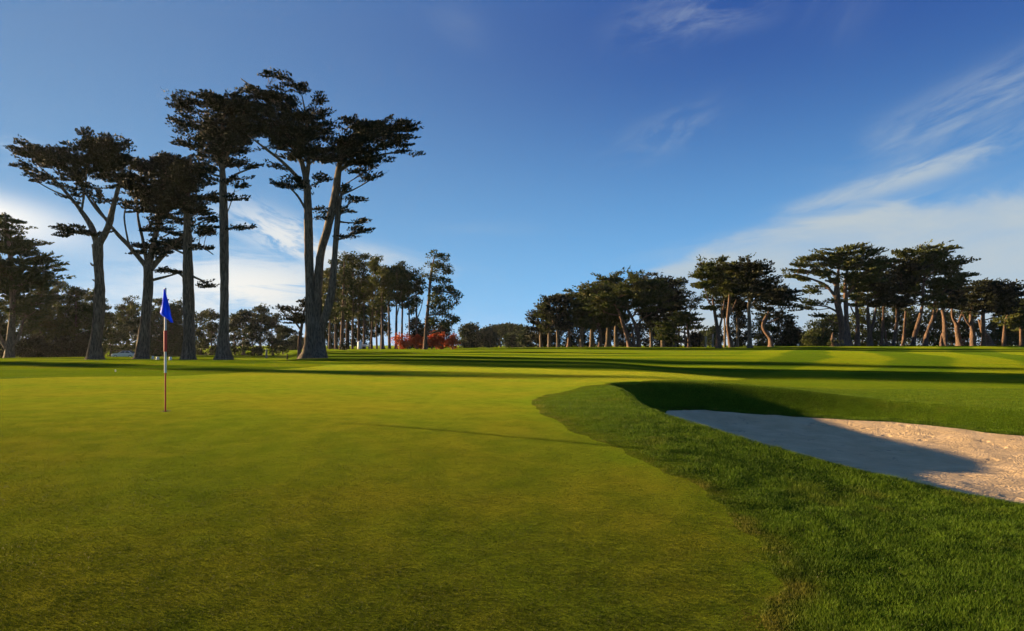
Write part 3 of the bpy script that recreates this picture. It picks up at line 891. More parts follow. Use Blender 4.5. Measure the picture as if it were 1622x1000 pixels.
for px, by, top, hw, Y, lab, i in OFF:
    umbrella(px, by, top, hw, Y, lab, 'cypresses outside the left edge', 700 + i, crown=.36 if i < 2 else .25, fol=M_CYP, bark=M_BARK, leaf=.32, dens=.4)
for i, (px, by, top, hw, Y, lab) in enumerate([
    (-38, 574, 415, 38, 90, 'dense grove tree wholly behind the cut-off cypress at the left edge'),
    (36, 573, 478, 26, 96, 'dark grove tree filling in under the layered cypress at the left edge'),
    (64, 572, 452, 28, 99, 'round-topped grove tree just right of the layered cypress'),
    (92, 571, 446, 26, 102, 'highest pale-tipped pine of the left grove, spiky top against the sky'),
    (122, 571, 455, 28, 100, 'full dark pine left of the trunk of the leftmost tall cypress'),
    (146, 571, 462, 22, 105, 'dark pine partly hidden behind the trunk of the leftmost tall cypress')]):
    bushy(px, by, top, hw, Y, lab, GL, 40 + i, fol=M_PINE if i % 2 else M_CYPR, low=.06)
for i, (px, by, top, hw, Y, lab) in enumerate([
    (16, 573, 532, 20, 92, 'dark bush at the foot of the layered cypress on the left edge'),
    (58, 573, 535, 20, 92, 'dark rounded bush under the left grove, second from the left edge'),
    (98, 572, 538, 20, 92, 'low dark bush beneath the spiky-topped pine'),
    (130, 572, 534, 16, 93, 'dark bush against the foot of the leftmost tall cypress')]):
    bushy(px, by, top, hw, Y, lab, 'bushes under the left-hand grove', 60 + i, kind='bush', fol=M_CYP, low=.05, name='bush')

GM = 'trees on the low ground beyond the tall cypresses'
for i, (f_, px, by, top, hw, Y, lab) in enumerate([
    ('b', 176, 566, 500, 24, 150, 'dark pine between the trunks of the first and second tall cypress, left one'),
    ('b', 200, 565, 492, 24, 158, 'dark pine above the silver car'),
    ('u', 203, 564, 474, 16, 165, 'small flat-topped pine standing highest just left of the second tall cypress'),
    ('b', 238, 565, 484, 24, 160, 'dark tree directly right of the second tall cypress trunk'),
    ('b', 262, 565, 478, 26, 155, 'broad dark tree behind the blue flag'),
    ('b', 285, 565, 480, 24, 162, 'dark tree between the blue flag and the straight third cypress'),
    ('b', 318, 563, 498, 18, 170, 'olive tree just right of the straight third cypress'),
    ('b', 336, 562, 496, 16, 166, 'twin-topped dark tree left of the bare fourth trunk'),
    ('b', 372, 559, 500, 15, 172, 'low tree immediately right of the bare fourth trunk'),
    ('u', 386, 558, 493, 16, 168, 'wind-swept tree leaning right beyond the dip'),
    ('u', 413, 557, 489, 13, 165, 'little umbrella-topped pine in the middle of the dip'),
    ('b', 432, 557, 500, 15, 170, 'pine with a flat shoulder right of the umbrella-topped pine'),
    ('b', 400, 558, 517, 16, 160, 'low dark tree below the umbrella-topped pine'),
    ('b', 448, 556, 520, 15, 180, 'dark mound-shaped tree at the right end of the dip'),
    ('b', 470, 555, 534, 12, 250, 'small distant tree left of the triple-trunked cypress')]):
    if f_ == 'b': bushy(px, by, top, hw, Y, lab, GM, 80 + i, fol=M_DIST if px > 300 else M_PINE, low=.06, dens=1.5)
    else: umbrella(px, by, top, hw, Y, lab, GM, 80 + i, fol=M_DIST, bark=M_BARKP, lean=4 if px == 386 else 0, name='pine_tree', kind='pine', crown=.45)

build_tree('cypress_tree', 88, (475, 562),
  [[(474, 563, 3.6), (475, 540, 3), (478, 518, 2.6), (482, 495, 1.8), (488, 478, .8)], [(476, 522, 1.6), (466, 508, 1.2), (450, 500, .6)]],
  [(452, 496, 12, 5, .9), (468, 498, 18, 9), (484, 484, 12, 8), (490, 476, 12, 8), (486, 505, 14, 9), (470, 510, 12, 4, .7), (462, 526, 8, 3, .4)],
  'small umbrella cypress half hidden behind the left side of the triple trunk', 'tree', seed=97, fol=M_CYP, bark=M_BARKR)

# ---- grove of tall pines in the centre left
GP = 'tall pines of the centre grove'
pines = [
 (508, 448, 14, 124, 'thin pine showing between the triple trunks'),
 (522, 428, 14, 116, 'pine at the left end of the pine grove, right of the triple trunk'),
 (532, 412, 14, 122, 'shaded pine second from the left end of the pine grove'),
 (541, 404, 17, 112, 'pine with the brightest sunlit pale trunk in the grove'),
 (549, 415, 14, 120, 'pine touching the bright pale trunk on its right side'),
 (558, 410, 15, 118, 'dark-trunked pine right of the pair of pale trunks'),
 (568, 416, 14, 126, 'slender pine deep in the grove, left of the grove centre'),
 (577, 404, 17, 119, 'pine with the highest bushy top of the grove'),
 (588, 414, 16, 114, 'pine with a pale trunk in the middle of the grove'),
 (597, 410, 17, 122, 'pine with a rounded top just right of the grove centre'),
 (606, 424, 18, 108, 'front pine with a dark trunk nearest the fairway'),
 (617, 420, 18, 121, 'pine right of the dark front trunk'),
 (627, 420, 18, 117, 'pine left of the gap where sky shows between trunks'),
 (636, 418, 18, 120, 'pine whose trunk stands against the sky in the grove gap'),
 (649, 428, 17, 118, 'pine above the left end of the red shrubs'),
 (660, 432, 15, 121, 'rightmost pine of the grove, just left of the leaning pine'),
]
for i, (px, top, hw, Y, lab) in enumerate(pines):
    rnd = random.Random(300 + i)
    by = 553
    h = by - top
    cb = top + h * (.62 if px < 600 else .46)      # where the crown ends
    tw = {541: 3.0, 606: 2.8}.get(px, rnd.uniform(1.5, 2.3))
    ln = rnd.uniform(-3, 3)
    tr = [[(px, by, tw), (px + ln * .4, by - h * .3, tw * .85), (px + ln * .8, by - h * .6, tw * .65), (px + ln, top + 6, tw * .2)]]
    if i % 3 == 0: tr.append([(px + ln * .5, by - h * .38, tw * .5), (px + 6, by - h * .52, tw * .4), (px + 10, by - h * .68, tw * .2)])
    ms = []
    for r_ in range(6):
        f = r_ / 5
        y = cb + (top + 8 - cb) * f
        wv = hw * (.55 + .45 * math.sin(math.pi * (.1 + .75 * f)))
        ms.append((px + ln + rnd.uniform(-.45, .45) * wv, y + rnd.uniform(-3, 3), wv * rnd.uniform(.7, 1), rnd.uniform(8, 12), 1.0 if f > .35 else .55))
    ms.append((px + ln + rnd.uniform(-4, 4), top + 5, hw * .5, 5, 1))
    build_tree('pine_tree', Y, (px, by), tr, ms, lab, 'tree', GP, kind='pine', fol=M_PINE, bark=M_BARKR if px in (541, 549, 588) else M_BARKP, seed=300 + i, sides=7)

for i, (px, top, hw, lab) in enumerate([
    (512, 440, 16, 'dense shaded tree behind the left end of the pine grove'), (531, 436, 16, 'dense shaded tree behind the brightest pale trunk'),
    (550, 440, 16, 'dense shaded tree behind the dark trunk right of the pale pair'), (568, 446, 16, 'dense shaded tree behind the left middle of the pine grove'),
    (587, 452, 15, 'dense shaded tree behind the centre of the pine grove'), (604, 470, 12, 'shaded tree behind the dark front trunk')]):
    bushy(px, 553, top, hw, 138, lab, 'shaded trees behind the pine grove', 360 + i, fol=M_PINE, low=.12 if i < 4 else .3, kind='pine', name='tree', dens=.8)
build_tree('pine_tree', 104, (673, 553),
  [[(673, 554, 3.1), (675, 520, 2.6), (679, 480, 2.4), (682, 445, 2.1), (686, 420, 1.5), (690, 404, .6)], [(680, 470, 1.3), (700, 462, 1), (722, 468, .5)], [(684, 432, 1.1), (700, 428, .8), (712, 432, .4)],
   [(678, 505, 1.1), (696, 498, .9), (720, 500, .5)]],
  [(692, 404, 15, 5), (704, 408, 8, 3.5), (684, 416, 13, 5), (697, 426, 18, 5), (709, 431, 8, 3.5), (686, 436, 14, 5, .8), (703, 447, 18, 7), (697, 460, 20, 8), (716, 461, 14, 5), (724, 466, 8, 3),
   (702, 475, 22, 9), (716, 486, 14, 7), (698, 492, 20, 9), (714, 501, 14, 6), (724, 507, 7, 5), (693, 508, 14, 8, .7), (708, 515, 8, 3, .6)],
  'lone pale-trunked pine with its crown swept to the right above the red shrubs', 'tree', seed=331, kind='pine', fol=M_PINE, bark=M_BARKR, depth=.7)
bushy(660, 552, 508, 12, 135, 'dark tree behind the left half of the red shrubs', 'dark trees behind the red shrubs', 340, fol=M_CYP, low=.05, kind='bush', name='tree')
bushy(678, 552, 504, 14, 140, 'dark tree behind the foot of the leaning pine', 'dark trees behind the red shrubs', 341, fol=M_CYP, low=.05, kind='bush', name='tree')
bushy(700, 552, 514, 14, 138, 'dark tree behind the right half of the red shrubs', 'dark trees behind the red shrubs', 342, fol=M_CYP, low=.05, kind='bush', name='tree')
for i, (px, top, hw, lab) in enumerate([
    (634, 533, 9, 'smallest red shrub at the left end of the row'),
    (646, 530, 10, 'red shrub second from the left end of the row'),
    (661, 526, 12, 'brightest red shrub left of the leaning pine trunk'),
    (684, 527, 12, 'dull red shrub just right of the leaning pine trunk'),
    (699, 530, 10, 'bright red shrub second from the right end of the row'),
    (717, 528, 12, 'red shrub at the right end of the row')]):
    by = 552; top += 3
    build_tree('red_shrub', 110, (px, by), [[(px, by, .9), (px - 2, by - 8, .6), (px - 5, top + 4, .3)], [(px, by - 2, .7), (px + 3, by - 10, .5), (px + 5, top + 5, .3)]],
      [(px, by - 5, hw * .9, 4.5), (px - hw * .4, by - 12, hw * .65, 6), (px + hw * .4, by - 13, hw * .65, 6), (px, top + 5, hw * .7, 5)],
      lab, 'shrub', 'red shrubs along the fairway edge', kind='bush', fol=M_RED, bark=M_BARKP, seed=350 + i, sides=5, leaf=.30)

# ---- far treeline in the gap
GF = 'far trees on the horizon between the two groves'
for i, (px, top, hw, Y, lab) in enumerate([
    (737, 517, 11, 230, 'rounded far tree just right of the red shrubs'),
    (749, 516, 12, 235, 'round-headed tree at the left end of the far treeline'),
    (762, 524, 9, 260, 'low far tree right of the round-headed one'),
    (772, 521, 9, 280, 'slim far tree left of the notch in the far treeline'),
    (783, 519, 8, 290, 'tiny spindly far pine with sky showing through, left one'),
    (793, 518, 8, 290, 'tiny spindly far pine with sky showing through, middle one'),
    (803, 515, 9, 285, 'tallest spindly pine of the far treeline'),
    (813, 517, 8, 280, 'far pine just right of the tallest spindly one'),
    (823, 518, 9, 250, 'far tree second from the cypress grove'),
    (834, 521, 11, 200, 'olive far tree touching the left end of the cypress grove'),
    (812, 533, 14, 220, 'low olive bush-like tree in front of the far pines'),
    (775, 534, 14, 230, 'low pale green tree below the far treeline')]):
    if i in (4, 5, 6, 7): umbrella(px, 547, top, hw, Y, lab, GF, 400 + i, fol=M_DIST, bark=M_BARKP, name='far_tree', kind='pine', crown=.4)
    else: bushy(px, 547, top, hw, Y, lab, GF, 400 + i, fol=M_DIST, low=.05, name='far_tree')
for i, (px, top, hw, Y, lab) in enumerate([
    (1116, 528, 8, 240, 'small far tree behind the thin grey posts'),
    (1132, 520, 10, 235, 'small dark far tree left of the two-stemmed cypress'),
    (1272, 530, 9, 250, 'faint far tree at the centre of the gap left of the great cypress'),
    (1284, 532, 10, 255, 'faint far tree at the right of the gap left of the great cypress'),
    (1258, 526, 9, 250, 'bluish far tree just right of the zigzag trunk')]):
    bushy(px, 547, top, hw, Y, lab, 'far trees seen through the gaps on the right', 420 + i, fol=M_DIST, low=.05, name='far_tree')

# ---- cypress grove right of centre
GC = 'cypresses of the centre-right grove'
grove = [
 (857, 488, 16, 140, 0, 'low dark cypress at the far left end of the centre-right grove'),
 (870, 474, 18, 135, 2, 'cypress second from the left end of the centre-right grove'),
 (884, 468, 18, 130, -2, 'dark cypress third from the left end of the centre-right grove'),
 (901, 467, 18, 134, 0, 'cypress with a thin dark trunk left of the grey trunk'),
 (921, 460, 24, 128, 3, 'cypress with a broad grey trunk'),
 (937, 450, 20, 136, 0, 'dark cypress behind and right of the grey trunk'),
 (951, 452, 26, 122, -6, 'cypress with a straight pale trunk and olive sloping crown'),
 (963, 438, 22, 130, 2, 'cypress with a rounded peak standing highest on the left half of the grove'),
 (976, 446, 20, 138, 0, 'cypress hidden behind the limbs of the V-shaped one'),
 (1032, 441, 22, 130, 0, 'straight dark-trunked cypress right of the V-shaped one'),
 (1050, 446, 22, 134, 2, 'bushy cypress at the right end of the centre-right grove'),
 (1068, 450, 18, 138, 2, 'blue-green rounded tree at the right end of the centre-right grove'),
]
for i, (px, top, hw, Y, ln, lab) in enumerate(grove):
    Y = 138 + (px - 857) * .06 + (Y - 130) * .6
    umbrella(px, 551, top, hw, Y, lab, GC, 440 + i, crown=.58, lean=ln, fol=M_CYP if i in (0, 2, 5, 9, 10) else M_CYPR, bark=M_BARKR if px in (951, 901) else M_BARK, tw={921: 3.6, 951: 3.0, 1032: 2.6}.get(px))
build_tree('cypress_tree', 133, (1005, 551),
  [[(998, 553, 4.2), (992, 530, 3.4), (984, 505, 2.8), (978, 490, 2), (968, 478, 1)], [(1012, 553, 3.6), (1011, 530, 3), (1006, 512, 2.6), (998, 495, 2.1), (992, 480, 1)],
   [(1010, 522, 2), (1018, 506, 1.6), (1032, 498, 1)], [(1004, 505, 1.8), (1012, 488, 1.4), (1016, 470, .7)], [(1005, 552, 3), (1003, 535, 2.4), (1000, 515, 1.5)]],
  [(960, 478, 26, 7), (985, 468, 30, 9), (1010, 455, 32, 10), (1035, 462, 30, 10), (1020, 474, 30, 8), (990, 485, 22, 6, .7), (1005, 444, 22, 6), (1040, 480, 24, 7), (1022, 490, 16, 6, .8), (950, 490, 18, 6, .7)],
  'big spreading cypress with pale V-shaped limbs in the centre-right grove', 'tree', GC, seed=470, fol=M_CYPR, bark=M_BARKR)
for i, (px, top, hw, lab) in enumerate([
    (862, 520, 20, 'low dark bush filling the left foot of the centre-right grove'), (905, 512, 24, 'dark undergrowth bush behind the grey trunk'),
    (950, 508, 24, 'dark undergrowth bush behind the straight pale trunk'), (985, 506, 22, 'dark undergrowth bush behind the V-shaped cypress'),
    (1030, 505, 22, 'dark undergrowth bush behind the straight dark trunk'), (1062, 524, 18, 'dark bush left of the small stubbed cypress'),
    (1100, 530, 12, 'dark bush behind the foot of the small stubbed cypress')]):
    bushy(px, 550, top, hw, 164, lab, 'undergrowth of the centre-right grove', 475 + i, kind='bush', fol=M_CYP, low=.05, name='bush')
build_tree('tree', 156, (1085, 550),
  [[(1086, 551, 1.5), (1084, 520, 1.3), (1086, 490, 1.1), (1092, 470, .5)], [(1085, 505, .9), (1096, 488, .7), (1104, 478, .4)]],
  [(1072, 455, 16, 10, .9), (1085, 464, 14, 9, .7), (1098, 475, 14, 6, .6), (1078, 478, 14, 6, .5), (1100, 486, 8, 3, .4)],
  'thin open-crowned tree rising behind the small stubbed cypress', 'tree', seed=483, kind='pine', fol=M_DIST, bark=M_BARKP)
build_tree('cypress_tree', 126, (1090, 552),
  [[(1091, 554, 2.9), (1091, 538, 2.4), (1089, 520, 2.2), (1087, 508, 1.2)], [(1089, 527, 1.3), (1080, 526, 1.2), (1071, 526, .9)]],
  [(1080, 505, 20, 7), (1096, 508, 14, 8), (1066, 514, 16, 8), (1056, 525, 14, 10), (1050, 537, 12, 9), (1088, 498, 14, 4), (1100, 516, 6, 6, .7), (1062, 535, 12, 8)],
  'small low cypress with a broken horizontal stub on its pale trunk', 'tree', seed=484, fol=M_CYPR, bark=M_BARKR)

# ---- group of cypresses right of centre
GG = 'cypress clump with lit trunks right of centre'
build_tree('cypress_tree', 101, (1138, 553),
  [[(1139, 554, 4.2), (1138, 535, 3.8), (1134, 508, 2.8), (1130, 485, 2.2), (1128, 470, 1.2)], [(1139, 525, 2), (1144, 500, 1.6), (1148, 470, .9)], [(1131, 490, 1.4), (1120, 475, 1), (1112, 455, .6)]],
  [(1112, 430, 13, 11), (1108, 448, 14, 9, .9), (1122, 440, 20, 14), (1116, 462, 18, 9), (1134, 428, 16, 11), (1140, 418, 12, 6, .8), (1128, 468, 16, 7, .7), (1124, 488, 7, 3, .5)],
  'two-stemmed cypress with a spiky olive crown, left one of the clump right of centre', 'tree', GG, seed=490, fol=M_CYPR, bark=M_BARKR)
build_tree('cypress_tree', 104, (1157, 552),
  [[(1159, 553, 4.4), (1155, 535, 3.4), (1152, 512, 2.7), (1154, 480, 2.3), (1155, 455, 1.2)], [(1154, 508, 1.8), (1160, 490, 1.5), (1166, 475, .8)]],
  [(1150, 428, 20, 11), (1165, 424, 22, 9), (1160, 440, 26, 13), (1145, 452, 20, 10), (1172, 450, 18, 10), (1158, 464, 20, 6, .7)],
  'cypress with the brightest orange trunk of the clump right of centre', 'tree', GG, seed=491, fol=M_CYPR, bark=M_BARKR)
build_tree('cypress_tree', 97, (1187, 555),
  [[(1187, 556, 4), (1187, 530, 3.4), (1186, 505, 3.1), (1185, 485, 2.8), (1190, 455, 1.6)], [(1186, 490, 1.6), (1196, 476, 1.2), (1210, 462, .7)]],
  [(1188, 430, 22, 10), (1200, 442, 22, 10), (1212, 432, 8, 6), (1182, 450, 22, 11), (1208, 456, 18, 7), (1190, 468, 20, 8), (1176, 420, 14, 6), (1196, 422, 18, 6)],
  'dark-trunked cypress standing nearest the fairway in the clump right of centre', 'tree', GG, seed=492, fol=M_CYP, bark=M_BARK)
build_tree('cypress_tree', 110, (1221, 551),
  [[(1222, 552, 3.8), (1220, 536, 3.2), (1214, 527, 3), (1209, 519, 2.7), (1210, 510, 2.4), (1215, 500, 2), (1222, 488, 1)], [(1206, 508, 1.2), (1198, 506, 1), (1192, 506, .8)]],
  [(1222, 460, 22, 8), (1242, 464, 24, 9), (1258, 468, 10, 6), (1235, 478, 24, 9), (1210, 478, 18, 8), (1250, 486, 14, 6), (1222, 492, 22, 7), (1240, 500, 14, 5, .6)],
  'cypress with a crooked zigzag lit trunk and dark crown reaching right', 'tree', GG, seed=493, fol=M_CYP, bark=M_BARKR)
umbrella(1148, 551, 440, 14, 118, 'thin dark cypress behind the two left stems of the clump', GG, 494, crown=.45, fol=M_CYP, bark=M_BARK, tw=1.8)
umbrella(1168, 551, 430, 16, 120, 'dark cypress between the orange trunk and the nearest trunk', GG, 495, crown=.5, fol=M_CYP, bark=M_BARK, tw=2.2)
for i, (px, top, hw, lab) in enumerate([
    (1170, 502, 18, 'dark bush between the trunks of the clump right of centre'), (1207, 502, 16, 'olive bush between the nearest trunk and the zigzag trunk'),
    (1238, 504, 20, 'dark dome-shaped tree behind the foot of the zigzag trunk'), (1252, 512, 14, 'dark bush right of the zigzag trunk')]):
    bushy(px, 550, top, hw, 150, lab, 'undergrowth of the clump right of centre', 500 + i, kind='bush', fol=M_CYPR if i == 1 else M_CYP, low=.05, name='bush')

# ---- the great cypress and the row to its right
GR = 'cypresses of the right-hand row'
build_tree('cypress_tree', 132, (1336, 550),
  [[(1338, 551, 7.4), (1336, 530, 6.2), (1333, 508, 5.4), (1328, 485, 5), (1326, 460, 4.2), (1328, 435, 2.5), (1332, 415, 1.2)], [(1343, 551, 5), (1342, 515, 4), (1341, 480, 3.4), (1341, 450, 2.8), (1345, 425, 1.3)],
   [(1326, 470, 3), (1310, 452, 2.2), (1290, 442, 1.6), (1262, 433, .8)], [(1326, 455, 2.4), (1312, 435, 1.7), (1292, 420, .9)], [(1341, 470, 2.4), (1358, 448, 1.8), (1374, 430, 1)],
   [(1330, 495, 1.8), (1310, 486, 1.3), (1285, 484, .6)]],
  [(1257, 436, 11, 2.6), (1274, 441, 18, 4), (1268, 422, 12, 3), (1284, 427, 20, 5), (1286, 407, 14, 3.5), (1306, 413, 26, 7), (1330, 401, 26, 6), (1348, 396, 18, 4), (1366, 401, 24, 5), (1345, 415, 32, 9),
   (1388, 401, 10, 3), (1376, 420, 24, 10), (1310, 432, 20, 6), (1300, 456, 16, 3.5), (1284, 462, 10, 2, .8), (1291, 481, 22, 3.4), (1276, 488, 14, 2.6), (1318, 446, 16, 6, .8), (1362, 442, 28, 10), (1354, 462, 20, 8, .8),
   (1302, 500, 5, 4, .5), (1322, 478, 10, 4, .7)],
  'great flat-layered cypress with a thick lit trunk and branches reaching left', 'tree', GR, seed=510, fol=M_CYPR, bark=M_BARKR)
row = [
 (1358, 549, 119, [[(1358, 550, 4), (1358, 530, 3.6), (1359, 505, 3), (1357, 480, 2), (1362, 460, 1)], [(1358, 505, 1.6), (1350, 492, 1.2), (1345, 480, .7)]],
  [(1370, 440, 22, 12), (1365, 462, 20, 9), (1378, 478, 18, 8, .8), (1360, 482, 14, 6, .6)], 'short orange-trunked cypress right beside the great cypress', M_CYPR),
 (1379, 549, 117, [[(1378, 550, 4.6), (1377, 530, 3.4), (1375, 505, 2.8), (1374, 480, 1.6)], [(1379, 530, 2.8), (1384, 512, 2.4), (1388, 500, 2), (1392, 480, 1)]],
  [(1395, 432, 24, 12), (1404, 412, 18, 6), (1385, 455, 26, 12), (1400, 475, 22, 9), (1380, 482, 20, 7, .7)], 'cypress forking into a V just above its orange base, second right of the great one', M_CYP),
 (1398, 548, 124, [[(1399, 549, 3), (1398, 535, 2.2), (1400, 500, 1.8), (1402, 470, 1)], [(1406, 549, 2.6), (1404, 538, 1.6), (1403, 520, 1)]],
  [(1405, 450, 20, 14), (1412, 470, 18, 10), (1396, 470, 14, 8)], 'slim dark cypress with a splayed pale foot, third right of the great one', M_CYP),
 (1415, 548, 121, [[(1414, 549, 3.6), (1417, 535, 2.6), (1420, 505, 2.2), (1420, 470, 1.2)]],
  [(1420, 430, 24, 12), (1428, 450, 24, 12), (1418, 472, 22, 9), (1432, 484, 18, 6, .7)], 'cypress with a lit foot and black upper trunk left of the tallest crown', M_CYP),
 (1430, 548, 126, [[(1430, 549, 2.4), (1432, 525, 2), (1434, 495, 1.6), (1436, 465, .9)]],
  [(1436, 440, 22, 12), (1440, 462, 20, 9), (1434, 480, 18, 7)], 'thin shaded cypress just left of the curved trunk', M_CYP),
 (1450, 549, 116, [[(1446, 550, 3.4), (1449, 530, 3.2), (1455, 505, 3), (1460, 480, 2.6), (1460, 455, 2), (1462, 425, 1)], [(1460, 460, 1.4), (1446, 445, 1), (1436, 425, .6)], [(1461, 450, 1.4), (1476, 430, 1), (1490, 412, .6)]],
  [(1440, 404, 24, 7), (1462, 401, 22, 6), (1484, 399, 18, 6), (1500, 394, 8, 3), (1455, 418, 30, 9), (1480, 416, 24, 9), (1442, 430, 22, 9), (1468, 442, 24, 9, .8), (1445, 462, 20, 6, .7), (1454, 478, 20, 5, .6)],
  'tallest cypress of the right-hand row, dark curved trunk and fan-shaped top', M_CYPR),
 (1467, 549, 113, [[(1466, 550, 4), (1467, 535, 3.4), (1472, 518, 2.8), (1477, 505, 2.4), (1480, 480, 1.3)], [(1474, 514, 1.4), (1482, 500, 1.1), (1486, 488, .6)]],
  [(1492, 430, 20, 9), (1512, 416, 12, 3.5), (1522, 419, 8, 3), (1508, 428, 20, 6), (1520, 438, 16, 4.5), (1496, 446, 24, 9), (1482, 465, 22, 9), (1478, 484, 16, 6, .6)],
  'cypress with a short orange leaning trunk and feathery points on its right side', M_CYPR),
 (1495, 549, 114, [[(1497, 550, 4.2), (1497, 530, 3.4), (1496, 505, 3), (1494, 485, 2), (1498, 465, 1)], [(1491, 550, 2.8), (1492, 540, 2), (1495, 528, 1.4)], [(1496, 498, 1.4), (1508, 486, 1), (1516, 474, .6)]],
  [(1508, 458, 22, 11), (1522, 448, 14, 6), (1500, 476, 22, 9), (1488, 486, 14, 5, .7)], 'cypress with a straight orange trunk near the middle of the right-hand row', M_CYP),
 (1520, 543, 128, [[(1520, 546, 5), (1517, 530, 4.2), (1514, 514, 3), (1508, 503, 2.2), (1506, 485, 1.2)], [(1516, 518, 2), (1522, 505, 1.6), (1530, 488, .9)], [(1519, 545, 2.4), (1526, 540, 1.8), (1526, 534, .9)]],
  [(1530, 462, 20, 11), (1522, 478, 22, 10), (1536, 486, 18, 8)], 'cypress with a fat pale bulging base set back in the right-hand row', M_CYP),
 (1541, 550, 117, [[(1541, 551, 4.2), (1541, 535, 3.8), (1540, 520, 3.4), (1538, 500, 2), (1542, 480, 1)], [(1540, 518, 1.8), (1531, 508, 1.4), (1526, 498, .7)]],
  [(1550, 462, 24, 11), (1545, 480, 24, 10), (1560, 494, 16, 7), (1535, 496, 12, 5, .7)], 'short cypress with a grey-brown knobbly trunk left of the stoutest orange one', M_CYP),
 (1563, 550, 113, [[(1558, 551, 3.6), (1558, 530, 3.2), (1557, 500, 2.6), (1560, 475, 1.5), (1568, 462, .8)], [(1568, 551, 6), (1567, 536, 4.6), (1561, 522, 3.2), (1558, 506, 2)]],
  [(1560, 455, 22, 6), (1580, 453, 24, 6), (1600, 461, 14, 5), (1572, 466, 30, 9), (1590, 476, 24, 9), (1572, 486, 26, 8), (1594, 494, 16, 7, .8)], 'cypress with the stoutest bright orange double trunk near the right edge', M_CYP),
 (1592, 549, 126, [[(1590, 550, 2.6), (1590, 530, 2.6), (1592, 510, 2), (1596, 495, 1)]],
  [(1600, 480, 22, 12), (1606, 500, 18, 12), (1592, 512, 16, 8, .6)], 'cypress with a pale patchy trunk half hidden in foliage near the right edge', M_CYPR),
 (1618, 549, 122, [[(1618, 550, 3), (1618, 525, 2.4), (1620, 500, 1.6), (1622, 485, .8)]],
  [(1622, 482, 18, 10), (1616, 500, 18, 12), (1628, 515, 20, 12)], 'olive cypress cut off by the right edge of the photo', M_CYPR),
]
for i, (px, by, Y, tr, ms, lab, fm) in enumerate(row):
    Y = 135 + (px - 1358) * .075 + (Y - 118) * .5
    build_tree('cypress_tree', Y, (px, by), tr, ms, lab, 'tree', GR, seed=520 + i, fol=fm, bark=M_BARKR, rough=.18)
for i, (px, top, hw, Y, lab) in enumerate([
    (1305, 508, 24, 150, 'rounded olive tree left of the great cypress'),
    (1326, 500, 24, 156, 'olive tree behind the great cypress trunk'),
    (1290, 528, 18, 148, 'low olive bush left of the rounded olive tree'),
    (1366, 492, 20, 158, 'olive bush between the first two trunks right of the great cypress'),
    (1395, 490, 22, 155, 'olive bush behind the splayed pale foot'),
    (1422, 490, 22, 156, 'olive bush behind the black upper trunk left of the tallest crown'),
    (1448, 492, 22, 158, 'olive bush behind the curved trunk'),
    (1480, 494, 24, 156, 'olive bush between the leaning and the straight orange trunks'),
    (1508, 496, 20, 158, 'dark bush left of the fat bulging base'),
    (1534, 496, 20, 156, 'dark bush right of the fat bulging base'),
    (1578, 508, 20, 154, 'green bush right of the stoutest orange trunk'),
    (1602, 512, 20, 150, 'green bush second from the right edge of the photo'),
    (1628, 508, 22, 150, 'green bush at the right edge of the photo')]):
    Y = Y + 22
    bushy(px, 549, top, hw, Y, lab, 'background greenery behind the right-hand row', 550 + i, kind='bush', fol=M_PINE if i % 3 else M_CYPR, low=.04, name='bush')

# ------------------------------------------------------------------ smaller things
def lathe(name, prof, sides, mat, parent, loc=(0, 0, 0)):
    A = np.linspace(0, 2 * np.pi, sides, endpoint=False)
    prof = np.array(prof, float)
    V = np.stack([prof[:, 0][:, None] * np.cos(A), prof[:, 0][:, None] * np.sin(A), np.repeat(prof[:, 1][:, None], sides, 1)], -1).reshape(-1, 3)
    N = len(prof); i = np.arange(N - 1)[:, None] * sides; j = np.arange(sides)[None]; k = (j + 1) % sides
    Fa = np.stack([i + j, i + k, i + sides + k, i + sides + j], -1).reshape(-1, 4)
    return mesh_obj(name, V, Fa, mat, parent, smooth=True, loc=loc)

